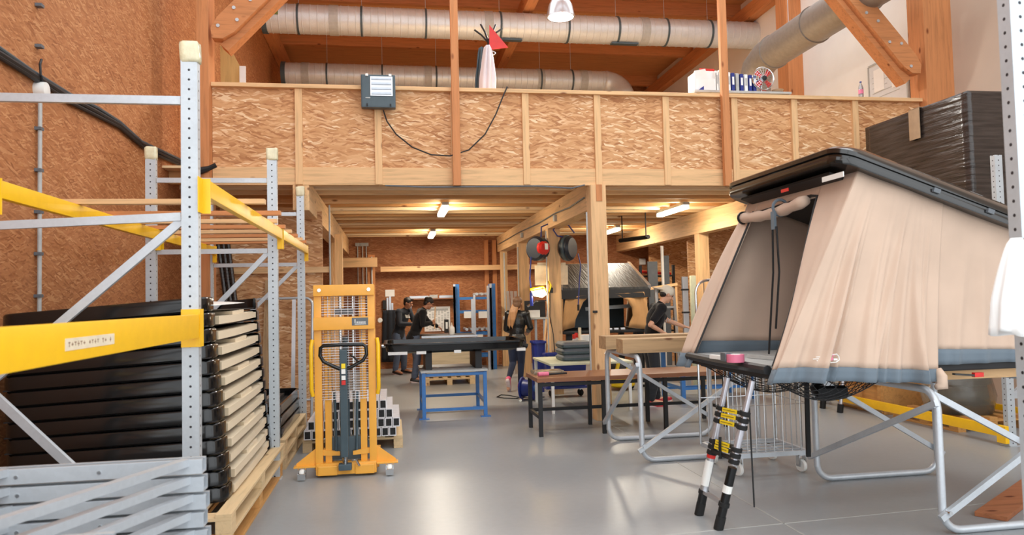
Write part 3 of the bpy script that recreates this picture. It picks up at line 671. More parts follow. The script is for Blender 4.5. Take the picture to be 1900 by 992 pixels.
# ------------------------------------------------------------------ stacked galvanised rack frames lying flat, bottom left
tz = onY(300, 843, 3.05).z; pit = .066; n = 14; base = tz-pit*n
P = thing('pallet', 'wooden pallet under the pile of galvanised rack frames', 'pallet', (-1.5, 2.6, 0))
def pallet(P, x0, x1, y0, y1, z0, ax='y', h=.144, mat='pal', deck=7):
    """deck boards run across, three runners of blocks along ax"""
    a = ax; o = 'x' if a == 'y' else 'y'
    def bx(u0, u1, v0, v1, za, zb, nm, mt):      # u along the block rows, v across
        if a == 'y': MB().bb(v0, v1, u0, u1, za, zb, bev=.003).build(nm, mt, P)
        else: MB().bb(u0, u1, v0, v1, za, zb, bev=.003).build(nm, mt, P)
    U = (y0, y1) if a == 'y' else (x0, x1); Q = (x0, x1) if a == 'y' else (y0, y1)
    for q in (Q[0]+.05, (Q[0]+Q[1])/2, Q[1]-.05):
        bx(U[0], U[1], q-.05, q+.05, z0, z0+.022, 'bottom_board', mat+'_'+a)
        for u in (U[0]+.07, (U[0]+U[1])/2, U[1]-.07): bx(u-.07, u+.07, q-.05, q+.05, z0+.022, z0+.1, 'block', mat+'_'+a)
    for u in (U[0]+.07, (U[0]+U[1])/2, U[1]-.07): bx(u-.07, u+.07, Q[0], Q[1], z0+.1, z0+.122, 'stringer_board', mat+'_'+o)
    for k in range(deck):
        q = Q[0]+.05+(Q[1]-Q[0]-.1)*k/(deck-1); bx(U[0], U[1], q-.05, q+.05, z0+.122, z0+h, 'deck_board', mat+'_'+a)
pallet(P, -2.3, -.85, 2.2, 3.05, base-.144, 'x')
for k in range(3):
    if base-.144 > .15: pass
zb0 = base-.144
if zb0 > 0.02:
    q = 0; z = zb0
    while z > .05 and q < 3:
        hh = min(.144, z); P2 = dup(P, loc=(-1.5, 2.6, -(q+1)*.144), label='%s wooden pallet below the top pallet that carries the galvanised frames' % ('first', 'second', 'third')[q]); z -= .144; q += 1
    rest = z
    if rest > .004:
        tag(MB().bb(-2.3, -.85, 2.25, 3.0, 0, rest).build('timber_block', 'pal_x', org=(-1.5, 2.6, 0)), 'timber block beneath the lowest pallet of galvanised frames', 'timber')
xe = onY(379, 855, 3.0).x
for k in range(n):
    z = tz - pit*(k+.5); sh = [0, .005, .012, .004, .016, .008, .02, .01, .0, .012, .006, .0, .008, .003][k]
    f = thing('upright_truss', 'galvanised rack frame lying flat, %s of the pile at lower left' % ORD[k], 'rack frame', (xe+sh, 3.0, z-pit/2), 'pile of galvanised rack frames')
    x1 = xe+sh; x0 = -2.45+sh*2; y1 = 3.0; y0 = 2.05
    for y, s in ((y1, -1), (y0, 1)):
        b = MB(); b.bb(x0, x1, y-.03, y+.03, z-pit/2+.002, z-pit/2+.007)
        b.bb(x0, x1, y+s*-.03-.002, y+s*-.03+.002, z-pit/2+.002, z+pit/2-.012).bb(x0, x1, y+s*.03-.002, y+s*.03+.002, z-pit/2+.002, z+pit/2-.012)
        b.bb(x0, x1, y-.03, y-.014, z+pit/2-.014, z+pit/2-.01).bb(x0, x1, y+.014, y+.03, z+pit/2-.014, z+pit/2-.01)
        b.build('side_rail', 'galv', f)
    for q in range(3):
        xa = x1-.06-q*.62; 
        MB().beam((xa, y1-.02, z+.012), (xa-.4, y0+.02, z+.012), .034, .028).build('diagonal_brace', 'galv', f)
        if q == 2: MB().beam((xa-.45, y1-.02, z+.008), (xa-.45, y0+.02, z+.008), .045, .03).build('cross_brace', 'galv', f)
    b = MB()
    for q in range(5): b.cyl((x1-.08-.28*q, y1-.036, z-.005), (x1-.08-.28*q, y1-.032, z-.005), .007, n=8)
    b.build('bolts', 'chrome', f)

# ------------------------------------------------------------------ tall stack of black trays with cardboard pads, on two pallets
P = thing('pallet', 'pale wooden pallet directly under the tall stack of black trays', 'pallet', (-1.8, 6.2, .15))
pallet(P, -2.5, -1.03, 5.02, 7.45, .15, 'y', deck=8)
P2 = thing('pallet', 'lower orange-toned wooden pallet beneath the pale pallet of trays', 'pallet', (-1.8, 6.2, 0))
m['pal2_x'] = wood('orange pallet wood x', (206, 154, 92), 'x'); m['pal2_y'] = wood('orange pallet wood y', (206, 154, 92), 'y')
pallet(P2, -2.5, -1.05, 5.06, 7.4, 0, 'y', h=.15, mat='pal2', deck=6)
NT = 13; pit = .1075; z0 = .296
def tray_path(x0, x1, y0, y1, r, gap):
    p = [V((x1, y0+gap, 0)), V((x1, y0+r, 0))] + arc((x1-r, y0+r, 0), r, 0, -PI/2, 6, (1, 0, 0), (0, 1, 0))[1:]
    p += arc((x0+r, y0+r, 0), r, -PI/2, -PI, 6, (1, 0, 0), (0, 1, 0)) + arc((x0+r, y1-r, 0), r, PI, PI/2, 6, (1, 0, 0), (0, 1, 0))
    p += arc((x1-r, y1-r, 0), r, PI/2, 0, 6, (1, 0, 0), (0, 1, 0)) + [V((x1, y1-gap, 0))]
    return p
for k in range(NT):
    lv = NT-1-k; z = z0 + pit*k; sx = -.0095*k
    x0, x1, y0, y1 = -2.5+sx*.2, -1.125+sx, 5.3-.002*k, 7.32
    t = thing('tray', 'black moulded tray, %s of the tall stack on the pale pallet' % ORD[lv], 'tray', (x1, y0, z), 'tall stack of black trays')
    pa = tray_path(x0, x1, y0, y1, .11, .2); hw = .1
    skew = lambda x: -(x1-x)*(.012+.0048*k)          # lifted at the right by the pads
    prof = [(0, .012), (.0, 0), (-.012, 0), (-.012, 0)]
    b = MB()
    rings = []
    for i, q in enumerate(pa):
        a = pa[max(0, i-1)]; c = pa[min(len(pa)-1, i+1)]; d = (c-a).normalized(); nrm = V((d.y, -d.x, 0))
        if nrm.dot(q-V(((x0+x1)/2, (y0+y1)/2, 0))) < 0: nrm = -nrm
        sec = [(0, -.008, 0), (0, .006, .012), (0, .004, hw-.014), (0, -.002, hw-.004), (0, -.008, hw), (0, -.016, hw), (0, -.018, .01)]
        rings.append([b.b.verts.new(q + nrm*s[1] + V((0, 0, z+s[2]+skew(q.x)))) for s in sec])
    for A, Bq in zip(rings, rings[1:]):
        for j in range(7): b.b.faces.new((A[j], A[(j+1) % 7], Bq[(j+1) % 7], Bq[j]))
    b.b.faces.new(rings[0]); b.b.faces.new(rings[-1][::-1])
    b.build('wall', 'black', t, smooth=True)
    MB().grid(lambda u, v: V((x0+.02+(x1-x0-.03)*u, y0+.012+(y1-y0-.024)*v, z+.008+skew(x0+.02+(x1-x0-.03)*u)-.0*math.sin(PI*v))), 8, 8).build('base', 'blackm', t, thick=.008)
    if k == NT-1:
        def f(u, v): return V((x1-.55+.58*u, y0+.13+1.05*v, z+.03+.03*math.sin(PI*u*.9)*(1-.3*v)+.02*v))
        tag(MB().grid(f, 10, 12).build('sheet', 'white', smooth='all', thick=.003, org=(x1-.3, y0+.6, z)), 'white curled sheet lying in the top black tray', 'sheet'); continue
    yb = y0+.215; dark = k in (NT-2,)
    def pad(ya, ye, za, zc, xo, nm, bend):
        def sec(v): return V((x1-.05+xo, ya+(ye-ya)*v, z+za+bend*v*v))
        b = MB(); nq = 14; R = []
        for i in range(nq+1):
            c = sec(i/nq); R.append([b.b.verts.new(c+V((dx, 0, dz))) for dx, dz in ((-.09, 0), (.06, 0), (.06, zc), (-.09, zc))])
        for A, Bq in zip(R, R[1:]):
            for j in range(4): b.b.faces.new((A[j], A[(j+1) % 4], Bq[(j+1) % 4], Bq[j]))
        b.b.faces.new(R[0]); b.b.faces.new(R[-1][::-1])
        tag(b.build('cardboard_pad', 'card', org=(x1, ya, z)), nm, 'cardboard pad', 'cardboard pads in the tall tray stack')
    lvn = ORD[lv]
    alt = k % 2
    pad(yb, y0+(1.52 if alt else 1.62), .014, .056, .018 if alt else .004, 'long corrugated cardboard pad on the %s tray from the top of the tall stack' % lvn.replace('topmost', 'first'), .018)
    pad(y0+1.66, y1-.12, .03, .05, -.015, 'short corrugated cardboard pad at the far corner of the %s tray of the tall stack' % lvn, .0)
    if alt: pad(y0+.75, y0+1.2, .074, .026, 0, 'thin cardboard piece on the long pad in the %s tray of the tall stack' % lvn, .01)
# low stack of black trays beyond
P = thing('pallet', 'wooden pallet under the low stack of black trays beyond the tall stack', 'pallet', (-1.6, 8.4, 0))
pallet(P, -2.2, -1.05, 7.62, 9.4, .0, 'y', deck=6)
P = dup(P, loc=(-1.6, 8.4, .146), label='upper wooden pallet right under the low stack of three black trays')
for k in range(3):
    z = .294+.11*k; x1 = -1.1-.01*k; y0, y1, x0 = 7.66, 9.3, -2.1
    t = thing('tray', 'black tray, %s of the low three-tray stack behind the tall stack' % ('lowest', 'middle', 'topmost')[k], 'tray', (x1, y0, z), 'low stack of black trays')
    pa = tray_path(x0, x1, y0, y1, .1, .3); pa = pa[:-1]+[pa[-1].lerp(pa[0], .5), pa[0]] 
    b = MB(); rings = []
    for i, q in enumerate(pa):
        a = pa[max(0, i-1)]; c = pa[min(len(pa)-1, i+1)]; d = (c-a).normalized(); nrm = V((d.y, -d.x, 0))
        if nrm.dot(q-V(((x0+x1)/2, (y0+y1)/2, 0))) < 0: nrm = -nrm
        sec = [(.0, 0), (-.004, .08), (.01, .085), (.01, .1), (-.014, .1), (-.016, .01)]
        rings.append([b.b.verts.new(q + nrm*s[0] + V((0, 0, z+s[1]))) for s in sec])
    for A, Bq in zip(rings, rings[1:]):
        for j in range(6): b.b.faces.new((A[j], A[(j+1) % 6], Bq[(j+1) % 6], Bq[j]))
    b.build('wall', 'black', t, smooth=True)
    MB().bb(x0+.02, x1-.01, y0+.01, y1-.01, z+.004, z+.012).build('base', 'blackm', t)
    if k == 2:
        for q in range(4):
            tag(MB().bb(x1-.2-.11*q, x1-.15-.11*q, y0+.15, y1-.15, z+.0125, z+.06).build('metal_strip', 'alu' if q % 2 else 'blackm', org=(x1-.2-.11*q, y0+.2, z)),
                '%s strip lying in the topmost tray of the low stack, %s from the right' % ('silver' if q % 2 else 'black', ('first', 'second', 'third', 'fourth')[q]), 'strip', 'strips in the low tray stack')
# tube frame leaning on the strand board
Y = 9.3; zt = onY(560, 552, 10.1).z
xa, xb = onY(455, 600, 9.9).x, onY(572, 600, 9.9).x
t = thing('tube_gate', 'galvanised round-cornered tube frame leaning on the strand board wall', 'frame', ((xa+xb)/2, 10.0, 0))
def lean(x, z): return V((x, 10.45-.3*(1-z/zt), z))
r = .1
pts = [lean(xa, .02), lean(xa, zt-r)] + [lean(xa+r-r*math.cos(a), zt-r+r*math.sin(a)) for a in (.4, .8, 1.2, PI/2)] + [lean(xb-r+r*math.sin(a), zt-r+r*math.cos(a)) for a in (0, .4, .8, 1.2)] + [lean(xb, zt-r), lean(xb, .02)]
MB().tube(pts, .018, 10).build('outer_tube', 'galv', t, smooth=True)
xm = onY(536, 600, 9.9).x; MB().beam(lean(xm, .03), lean(xm, zt-.02), .05, .02, up=(0, 1, 0)).build('inner_bar', 'alu', t)
MB().cyl(lean(xa, .35), lean(xb, .35), .014, n=8).build('lower_tube', 'galv', t)
# dark wrapped profiles leaning
for k in range(3):
    A = onY(438+9*k, 700, 9.2); Bq = onY(412+9*k, 448, 10.5); A.y = 10.0; A.z = .02; A.x += -.08
    tag(MB().tube([A, V((Bq.x-.05, 10.48, 2.5))], .03, 8).build('wrapped_profile', 'wrapblack', smooth=True), ('left', 'middle', 'right')[k]+' of the black wrapped profiles leaning behind the left rack', 'profile', 'black wrapped profiles')
p = onY(492, 540, 10.5); tag(MB().beam((p.x-.03, 10.46, .01), (p.x+.03, 10.57, p.z+.15), .08, .02, up=(0, 1, 0)).build('board', 'raw_z', org=(p.x, 10.5, 0)), 'narrow grey-brown board leaning on the strand board behind the rack', 'board')

# ------------------------------------------------------------------ orange stacker
SY = 7.22; g = lambda px, py, y=SY: onY(px, py, y)
xl, xr = g(584, 850).x, g(702, 850).x; cx = (xl+xr)/2; zt = g(635, 529).z; hw = (xr-xl)/2-.015
sk = thing('pallet_stacker', 'orange hand pallet stacker with wire guard and black loop handle', 'pallet stacker', (cx, SY, 0))
for s in (-1, 1):
    x = cx+s*(hw-.03)
    MB().bb(x-.034, x+.034, SY-.04, SY+.06, .05, zt, bev=.008).build('mast_post', 'orange', sk, smooth=True)
    x = cx+s*(hw-.115); MB().bb(x-.03, x+.03, SY-.01, SY+.09, .1, zt-.03, bev=.006).build('inner_mast', 'orange', sk, smooth=True)
    MB().prism([V((cx+s*(hw-.0), SY-.02, .27)), V((cx+s*(hw-.0), SY-.02, .1)), V((cx+s*(hw+.18), SY-.02, .115)), V((cx+s*(hw+.18), SY-.02, .135))], (0, .014, 0)).build('outrigger_gusset', 'orange', sk)
    MB().box((cx+s*(hw+.1), SY-.02, .108), (.2, .1, .014), bev=.003).build('outrigger_plate', 'orange', sk)
    w = V((cx+s*(hw+.12), SY-.1, .05))
    cs = MB().lathe([(.0, -.022), (.042, -.022), (.05, -.012), (.05, .012), (.042, .022), (0, .022)], w, 'x', 20).build('caster_wheel', 'white', sk, smooth=True)
    MB().bb(w.x-.036, w.x-.028, w.y-.03, w.y+.03, .03, .1).bb(w.x+.028, w.x+.036, w.y-.03, w.y+.03, .03, .1).box((w.x, w.y-.052, .04), (.07, .01, .06), rx=.2).build('fork_bracket', 'chrome', cs)
    MB().bb(cx+s*.2-.06, cx+s*.2+.06, SY+.1, SY+1.1, .06, .12, bev=.01).build('fork', 'dgrey', sk)
    MB().bb(cx+s*.27-.03, cx+s*.27+.03, SY+.05, SY+.95, .05, .09, bev=.005).build('base_leg', 'orange', sk)
    MB().cyl((cx+s*.27-.03, SY+.9, .036), (cx+s*.27+.03, SY+.9, .036), .036, n=16).build('load_roller', 'white', sk, smooth=True)
    MB().tube([(cx+s*(hw+.02), SY-.045, 1.28), (cx+s*(hw+.03), SY-.07, 1.22), (cx+s*(hw+.03), SY-.07, .82), (cx+s*(hw+.02), SY-.045, .76)], .019, 10).build('grab_handle', 'yellow', sk, smooth=True)
MB().bb(cx-hw, cx+hw, SY-.06, SY+.08, .022, .13, bev=.012).build('base_beam', 'orange', sk, smooth=True)
for s in (-1, 1): MB().bb(cx+s*.17-.09, cx+s*.17+.09, SY-.075, SY-.04, .02, .11, bev=.012).build('base_bracket', 'orange', sk)
z = zt-.045; MB().bb(cx-hw-.005, cx+hw-.0, SY-.075, SY+.0, z-.055, z+.05, bev=.008).build('top_crossbar', 'orange', sk, smooth=True)
for s in (-1, 1): MB().cyl((cx+s*(hw-.05), SY-.085, z), (cx+s*(hw-.05), SY-.074, z), .017, n=12).build('bolt', 'chrome', sk)
z = g(635, 599).z; mc = MB().bb(cx-hw-.005, cx+hw+.002, SY-.095, SY-.02, z-.06, z+.06, bev=.008).build('middle_crossbar', 'orange', sk, smooth=True)
pp = g(668, 596, SY-.1); lp = MB().bb(pp.x-.075, pp.x+.075, SY-.0985, SY-.0945, pp.z-.036, pp.z+.036).build('maker_label', 'grey', mc)
b = MB().bb(pp.x-.05, pp.x-.042, SY-.0995, SY-.098, pp.z-.016, pp.z+.022)
for k in range(5): b.bb(pp.x-.032+.018*k, pp.x-.022+.018*k, SY-.0995, SY-.098, pp.z-.016, pp.z+.0)
b.bb(pp.x-.05, pp.x+.055, SY-.0995, SY-.098, pp.z-.027, pp.z-.022); b.build('label_marks', 'white', lp)
def guard(x0, x1, za, zb_, y):
    b = MB(); n = int((zb_-za)/.0235)
    for k in range(n+1): b.cyl((x0, y, za+(zb_-za)*k/n), (x1, y, za+(zb_-za)*k/n), .0028, n=5)
    for k in range(8): b.cyl((x0+(x1-x0)*k/7, y+.004, za), (x0+(x1-x0)*k/7, y+.004, zb_), .0035, n=5)
    return b.build('wire_guard', 'alu', sk)
gx = hw-.06
guard(cx-gx, cx+gx, g(635, 739).z, g(635, 612).z, SY-.03); guard(cx-gx, cx+gx, g(635, 588).z, zt-.08, SY-.03)
for s in (-.05, .07): MB().cyl((cx+s, SY+.06, .3), (cx+s, SY+.06, zt-.06), .012, n=8).build('lift_chain', 'chrome', sk)
MB().cyl((cx, SY+.06, .25), (cx, SY+.06, 1.3), .032, n=16).build('hydraulic_cylinder', 'dgrey', sk, smooth=True)
MB().box((cx-.01, SY+.05, zt-.25), (.17, .03, .06), bev=.005).build('chain_yoke', 'grey', sk)
for s in (-1, 1): MB().cyl((cx+s*.095, SY+.0, .22), (cx+s*.105, SY+.0, .78), .014, n=8).build('side_rod', 'dgrey', sk)
a = g(640, 840, SY-.12); hl = g(637, 648, SY-.2)
MB().beam((a.x, SY-.14, .2), (hl.x, SY-.2, hl.z), .068, .045, up=(0, 1, 0), bev=.006).build('tiller_arm', 'dgrey', sk)
zh = hl.z; c = hl.x; yq = SY-.2
lo = [(-.03, -.13), (-.09, -.1), (-.17, -.055), (-.2, 0), (-.195, .07), (-.17, .09), (0, .095), (.17, .09), (.195, .07), (.2, 0), (.17, -.055), (.09, -.1), (.03, -.13)]
loop = MB().tube([V((c+x*1.05, yq, zh-.07+z+.02)) for x, z in lo], .017, 10).build('loop_handle', 'black', sk, smooth=True)
MB().tube([V((c+.06, yq-.02, zh-.05)), V((c+.1, yq-.03, zh-.075)), V((c+.13, yq-.03, zh-.11))], .01, 6).build('release_lever', 'black', loop)
for z, mt in ((-.15, 'yel'), (-.2, 'white'), (-.26, 'white'), (-.3, 'red')): MB().bb(c-.018, c+.018, yq-.028, yq-.022, zh+z-.022, zh+z+.022).build('warning_sticker', mt, sk)
MB().bb(cx-.2, cx+.2, SY+.02, SY+.1, .14, .36, bev=.02).build('pump_housing', 'dgrey', sk, smooth=True)
for s in (-1, 1): MB().prism([V((cx+s*.26, SY-.02, .26)), V((cx+s*.26, SY-.02, .2)), V((cx+s*.06, SY-.02, .19)), V((cx+s*.06, SY-.02, .225))], (0, .03, 0)).build('pump_arm', 'orange', sk)
b = MB()
for k in range(9): b.lathe([(.022, 0), (.03, .006), (.022, .012)], (a.x, SY-.1, .12+k*.014), 'z', 14)
b.build('pump_spring', 'chrome', sk, smooth=True)
MB().cyl((a.x, SY-.1, .08), (a.x, SY-.1, .28), .02, n=12).build('pump_piston', 'chrome', sk); MB().bb(a.x-.06, a.x+.06, SY-.13, SY-.05, .07, .13, bev=.01).build('pump_block', 'dgrey', sk)
MB().tube([(a.x+.06, SY-.08, .15), (a.x+.1, SY-.09, .16), (a.x+.13, SY-.09, .1)], .011, 6).build('hose', 'chrome', sk)

# ------------------------------------------------------------------ stacked aluminium profiles behind the stacker
PY = 8.35
P = thing('pallet', 'small wooden pallet under the aluminium profile lengths behind the stacker', 'pallet', (-.45, 8.85, 0))
pallet(P, -.98, .1, PY+.05, PY+1.15, 0, 'y', deck=6)
zrow = .146
for row in range(4):
    n = (12, 12, 10, 8)[row]; xs = (-.96, -.92, -.83, -.73)[row]; hgt = .098; wv = .083
    for k in range(n):
        x = xs + wv*k; z = zrow + row*(hgt+.002)
        t = thing('aluminium_profile', 'square aluminium profile end, %s from left in the %s row behind the stacker' % (('first', 'second', 'third', 'fourth', 'fifth', 'sixth', 'seventh', 'eighth', 'ninth', 'tenth', 'eleventh', 'twelfth')[k], ('lowest', 'second', 'third', 'topmost')[row]), 'aluminium profile', (x, PY, z), 'aluminium profiles behind the stacker')
        y1 = PY+1.05; w = wv-.006; q = .009
        MB().bb(x, x+w, PY, y1, z, z+q).bb(x, x+w, PY, y1, z+hgt-q, z+hgt).bb(x, x+q, PY, y1, z+q, z+hgt-q).bb(x+w-q, x+w, PY, y1, z+q, z+hgt-q).build('shell', m['brightalu'] if 'brightalu' in m else m.setdefault('brightalu', plain('bright cut aluminium', (226, 226, 230), .35, .3)), t)
        MB().bb(x+q, x+w-q, PY+.012, PY+.05, z+q, z+hgt-q).bb(x+w/2-.012, x+w/2+.012, PY+.008, PY+.03, z+.025, z+.045).bb(x+w/2-.012, x+w/2+.012, PY+.008, PY+.03, z+.055, z+.075).build('black_insert', 'blackm', t)

# ------------------------------------------------------------------ tube trestles
def round_u(p, q, h, r=.12, n=5):
    """inverted U from floor point p up, across and down to floor point q"""
    p, q = V(p), V(q); e = (q-p).normalized(); z = V((0, 0, 1))
    a = p+z*(h-r); b_ = q+z*(h-r)
    return [p+z*.0] + arc(a+e*r, r, PI, PI/2, n, e, z) + arc(b_-e*r, r, PI/2, 0, n, e, z) + [q+z*.0]
def trestle(label, xa, xb, y0, y1, h, r=.026, sk=0.0):
    T = thing('tube_trestle', label, 'trestle', ((xa+xb)/2, (y0+y1)/2, 0))
    rc = .13
    for x in (xa, xb):
        pts = round_u((x, y1, rc), (x, y0, rc), h-rc-r, .13)
        MB().tube(pts, r, 10).build('leg_frame', 'galv', T, smooth=True)
    for y in (y0, y1):
        z = V((0, 0, 1)); e = V((1, 0, 0))
        pts = arc((xa+rc, y, rc+r), rc, PI, 1.5*PI, 5, e, z) + arc((xb-rc, y, rc+r), rc, 1.5*PI, 2*PI, 5, e, z)
        pts = [V((p.x, p.y, p.z-.0)) for p in pts]
        MB().tube(pts, r, 10).build('floor_skid', 'galv', T, smooth=True)
    def br(p, q): MB().beam(p, q, .032, .04, up=(0, 0, 1)).build('diagonal_brace', 'galv', T)
    br((xa-.035, y1+.06, .2), (xa-.035, y0-.04, h-.1))
    br((xa-.05, y0-.045, .12), (xb, y0-.045, h-.14)); br((xa, y1+.045, h-.06), (xb+.1, y1+.045, .16))
    if y0 < 5: br((xa, y0+.045, h-.05), (xb, y0+.045, .3))
    for x, y, z in ((xa-.035, y0, h-.12), (xb, y0-.06, h-.16), (xa, y0-.06, .16)): MB().cyl((x, y-.02, z), (x, y+.02, z), .014, n=8).build('bolt', 'chrome', T)
    return T
trestle('galvanised tube trestle under the two weathered planks, left of the tent', 2.385, 3.6, 6.98, 8.1, 1.055)
trestle('galvanised tube trestle under the near right part of the tan tent', 3.57, 4.72, 4.44, 5.9, .97)
# weathered planks on the left trestle
A, Bq = onY(1150, 648, 7.15), onY(1292, 648, 7.15)
tag(MB().bb(A.x, 3.75, 7.05, 7.27, 1.057, 1.057+.14, bev=.006).build('weathered_plank', 'raw_x', org=(A.x, 7.1, 1.1)), 'nearer thick weathered plank on the left tube trestle', 'plank', 'weathered planks on the trestle')
A = onY(1118, 632, 7.8)
tag(MB().bb(A.x, 3.9, 7.68, 7.95, 1.057, 1.057+.14, bev=.006).build('weathered_plank', 'raw_x', org=(A.x, 7.8, 1.1)), 'farther weathered plank on the left tube trestle, reaching further left', 'plank', 'weathered planks on the trestle')
# pale timbers carrying the tent
for k, y in enumerate((4.8, 5.65)):
    tag(MB().bb(3.42, 5.1, y-.06, y+.06, .972, 1.045, bev=.004).build('timber', 'pine_x', org=(3.4, y, 1)), ('near', 'far')[k]+' pale timber between the right trestle and the tan tent floor', 'timber', 'timbers under the tan tent')

# ------------------------------------------------------------------ rooftop tent (hard shell, tan canvas)
TX0, TX1, TY0, TY1, TB = 2.47, 5.0, 4.62, 5.95, 1.048
RX0, RX1, RY0, RY1 = 3.02, 5.2, 4.42, 6.12
def rz(x): return 2.425 - .35*(x-3.08)
tent = thing('rooftop_tent', 'tan canvas rooftop tent with tilted black hard shell, nearest in view', 'tent', (3.7, 5.2, TB))
MB().bb(TX0, TX1, TY0, TY1, TB, TB+.065, bev=.01).build('floor_panel', 'blackm', tent)
MB().bb(TX0+.04, TX1-.04, TY0+.04, TY1-.04, TB+.066, TB+.085).build('mattress_board', 'lgrey', tent)
MB().tube([(TX0-.005, TY0, TB+.06), (TX0-.012, 5.3, TB+.055), (TX0-.005, TY1, TB+.06)], .032, 8).build('edge_cover', 'blackm', tent)
# shell: stack of rounded rings
def ring(s, h, r, n=8, ins=0):
    x0, x1, y0, y1 = RX0-.1+ins, RX1-ins, RY0+ins, RY1-ins; pts = []
    cx_, cy_ = (x0+x1)/2, (y0+y1)/2
    for (ax, ay, a0) in ((x1-r, y1-r, 0), (x0+r, y1-r, PI/2), (x0+r, y0+r, PI), (x1-r, y0+r, 1.5*PI)):
        for i in range(n+1):
            a = a0+PI/2*i/n; x, y = ax+r*math.cos(a), ay+r*math.sin(a)
            x, y = cx_+(x-cx_)*s, cy_+(y-cy_)*s
            pts.append(V((x, y, rz(x)+h)))
    return pts
def rings_mesh(rs, cap0=True, cap1=True):
    b = MB(); R = [[b.b.verts.new(p) for p in q] for q in rs]; n = len(R[0])
    for A, Bq in zip(R, R[1:]):
        for j in range(n): b.b.faces.new((A[j], A[(j+1) % n], Bq[(j+1) % n], Bq[j]))
    if cap0: b.b.faces.new(R[0][::-1])
    if cap1: b.b.faces.new(R[-1])
    return b
m['shell'] = plain('glossy black shell', (20, 19, 18), .22, var=.05, coat=.4)
rings_mesh([ring(.94, .012, .12), ring(1, .0, .14), ring(1.006, .02, .14), ring(1.0, .045, .14), ring(.988, .05, .14), ring(.988, .065, .14), ring(1.002, .07, .14), ring(1.0, .1, .14), ring(.985, .115, .14), ring(.955, .14, .15), ring(.87, .185, .17), ring(.7, .225, .2), ring(.45, .245, .2), ring(.15, .25, .2)]).build('roof_shell', 'shell', tent, smooth=True)
for x, c, w in ((3.0, 'white', .1),):
    pass
s0 = onX(1546, 328, RX0-.105); MB().bb(RX0-.112, RX0-.106, s0.y-.12, s0.y+.12, s0.z-.018, s0.z+.016).build('white_sticker', 'white', tent)
s0 = onX(1457, 353, RX0-.105); MB().bb(RX0-.112, RX0-.106, s0.y-.05, s0.y+.05, s0.z-.012, s0.z+.012).build('red_sticker', 'red', tent)
for px in (1738, 1838):
    q = onY(px, 372 if px < 1800 else 408, RY0-.01); MB().box((q.x, RY0-.012, rz(q.x)+.04), (.05, .02, .03), ry=.33).build('shell_latch', 'grey', tent)
# canvas walls
def lerp(a, b, t): return a+(b-a)*t
def sm(t): t = max(0, min(1, t)); return t*t*(3-2*t)
def wall_near(x_top0, x_top1, x_bot0, x_bot1, ytop, ybot, zbot, amp, seed, folds):
    rnd = random.Random(seed); fr = [(rnd.uniform(0, 1), rnd.uniform(.01, .03), rnd.uniform(-.5, 1)) for _ in range(folds)]
    def f(u, v):
        xt, xb = lerp(x_top0, x_top1, u), lerp(x_bot0, x_bot1, u); x = lerp(xt, xb, v)
        zt = rz(xt)+.02; z = lerp(zt, zbot(xb), v); y = lerp(ytop, ybot, v) + .03*math.sin(PI*v)*sm(u*4)
        for c, w, tlt in fr:
            d = (u-c-(v-.5)*.12*tlt)/w
            y -= amp*math.exp(-d*d)*sm(v*1.3+.05)*(.6+.6*v)*sm(u*6)
        y += .006*math.sin(u*9+v*4)*sm(u*6)
        return V((x, y, z))
    return f
def band(f, v0, v1, off): return lambda u, v: f(u, lerp(v0, v1, v)) + off
zb1 = lambda x: TB-.035+.02*math.sin(x*3)
f1 = wall_near(RX0+.1, 3.75, 2.44, 3.66, RY0+.09, 4.53, zb1, .04, 3, 15)
f2 = wall_near(3.74, 5.12, 3.65, 4.98, RY0+.1, 4.6, lambda x: TB+.05, .024, 5, 11)
MB().grid(band(f1, 0, .93, V((0, 0, 0))), 90, 30).build('near_wall', 'tan', tent, smooth='all', thick=.006)
MB().grid(band(f1, .93, 1, V((0, -.004, 0))), 90, 3).build('near_skirt', 'skirt', tent, smooth='all', thick=.006)
MB().grid(band(f2, 0, .9, V((0, 0, 0))), 70, 26).build('near_wall', 'tan', tent, smooth='all', thick=.006)
MB().grid(band(f2, .9, 1, V((0, -.004, 0))), 70, 3).build('near_skirt', 'skirt', tent, smooth='all', thick=.006)
MB().tube([f1(1, .93), f1(1, .97)+V((.01, -.02, 0)), f1(1, 1)+V((.015, -.015, -.03)), f1(1, 1)+V((-.03, -.015, -.035))], [.02, .035, .04, .02], 8).build('bunched_corner', 'tan', tent, smooth='all')
# far wall and right wall
def far(u, v):
    xt, xb = lerp(RX0+.08, 5.12, u), lerp(TX0, 4.98, u)
    return V((lerp(xt, xb, v), lerp(RY1-.1, TY1+.0, v)+.02*math.sin(u*40)*v*(.3+.3*math.sin(u*9)), lerp(rz(xt)+.02, TB+.05, v)))
MB().grid(band(far, 0, .9, V((0, 0, 0))), 60, 20).build('far_wall', 'tan', tent, smooth='all', thick=.006)
MB().grid(band(far, .9, 1, V((0, .0, 0))), 60, 3).build('far_skirt', 'skirt', tent, smooth='all', thick=.006)
MB().grid(lambda u, v: V((lerp(5.12, 4.98, v), lerp(RY0+.1, RY1-.1, u) if v < .01 else lerp(lerp(RY0+.1, RY1-.1, u), lerp(4.6, TY1, u), v), lerp(rz(5.12)+.02, TB+.05, v))), 16, 8).build('right_wall', 'tan', tent, smooth='all', thick=.006)
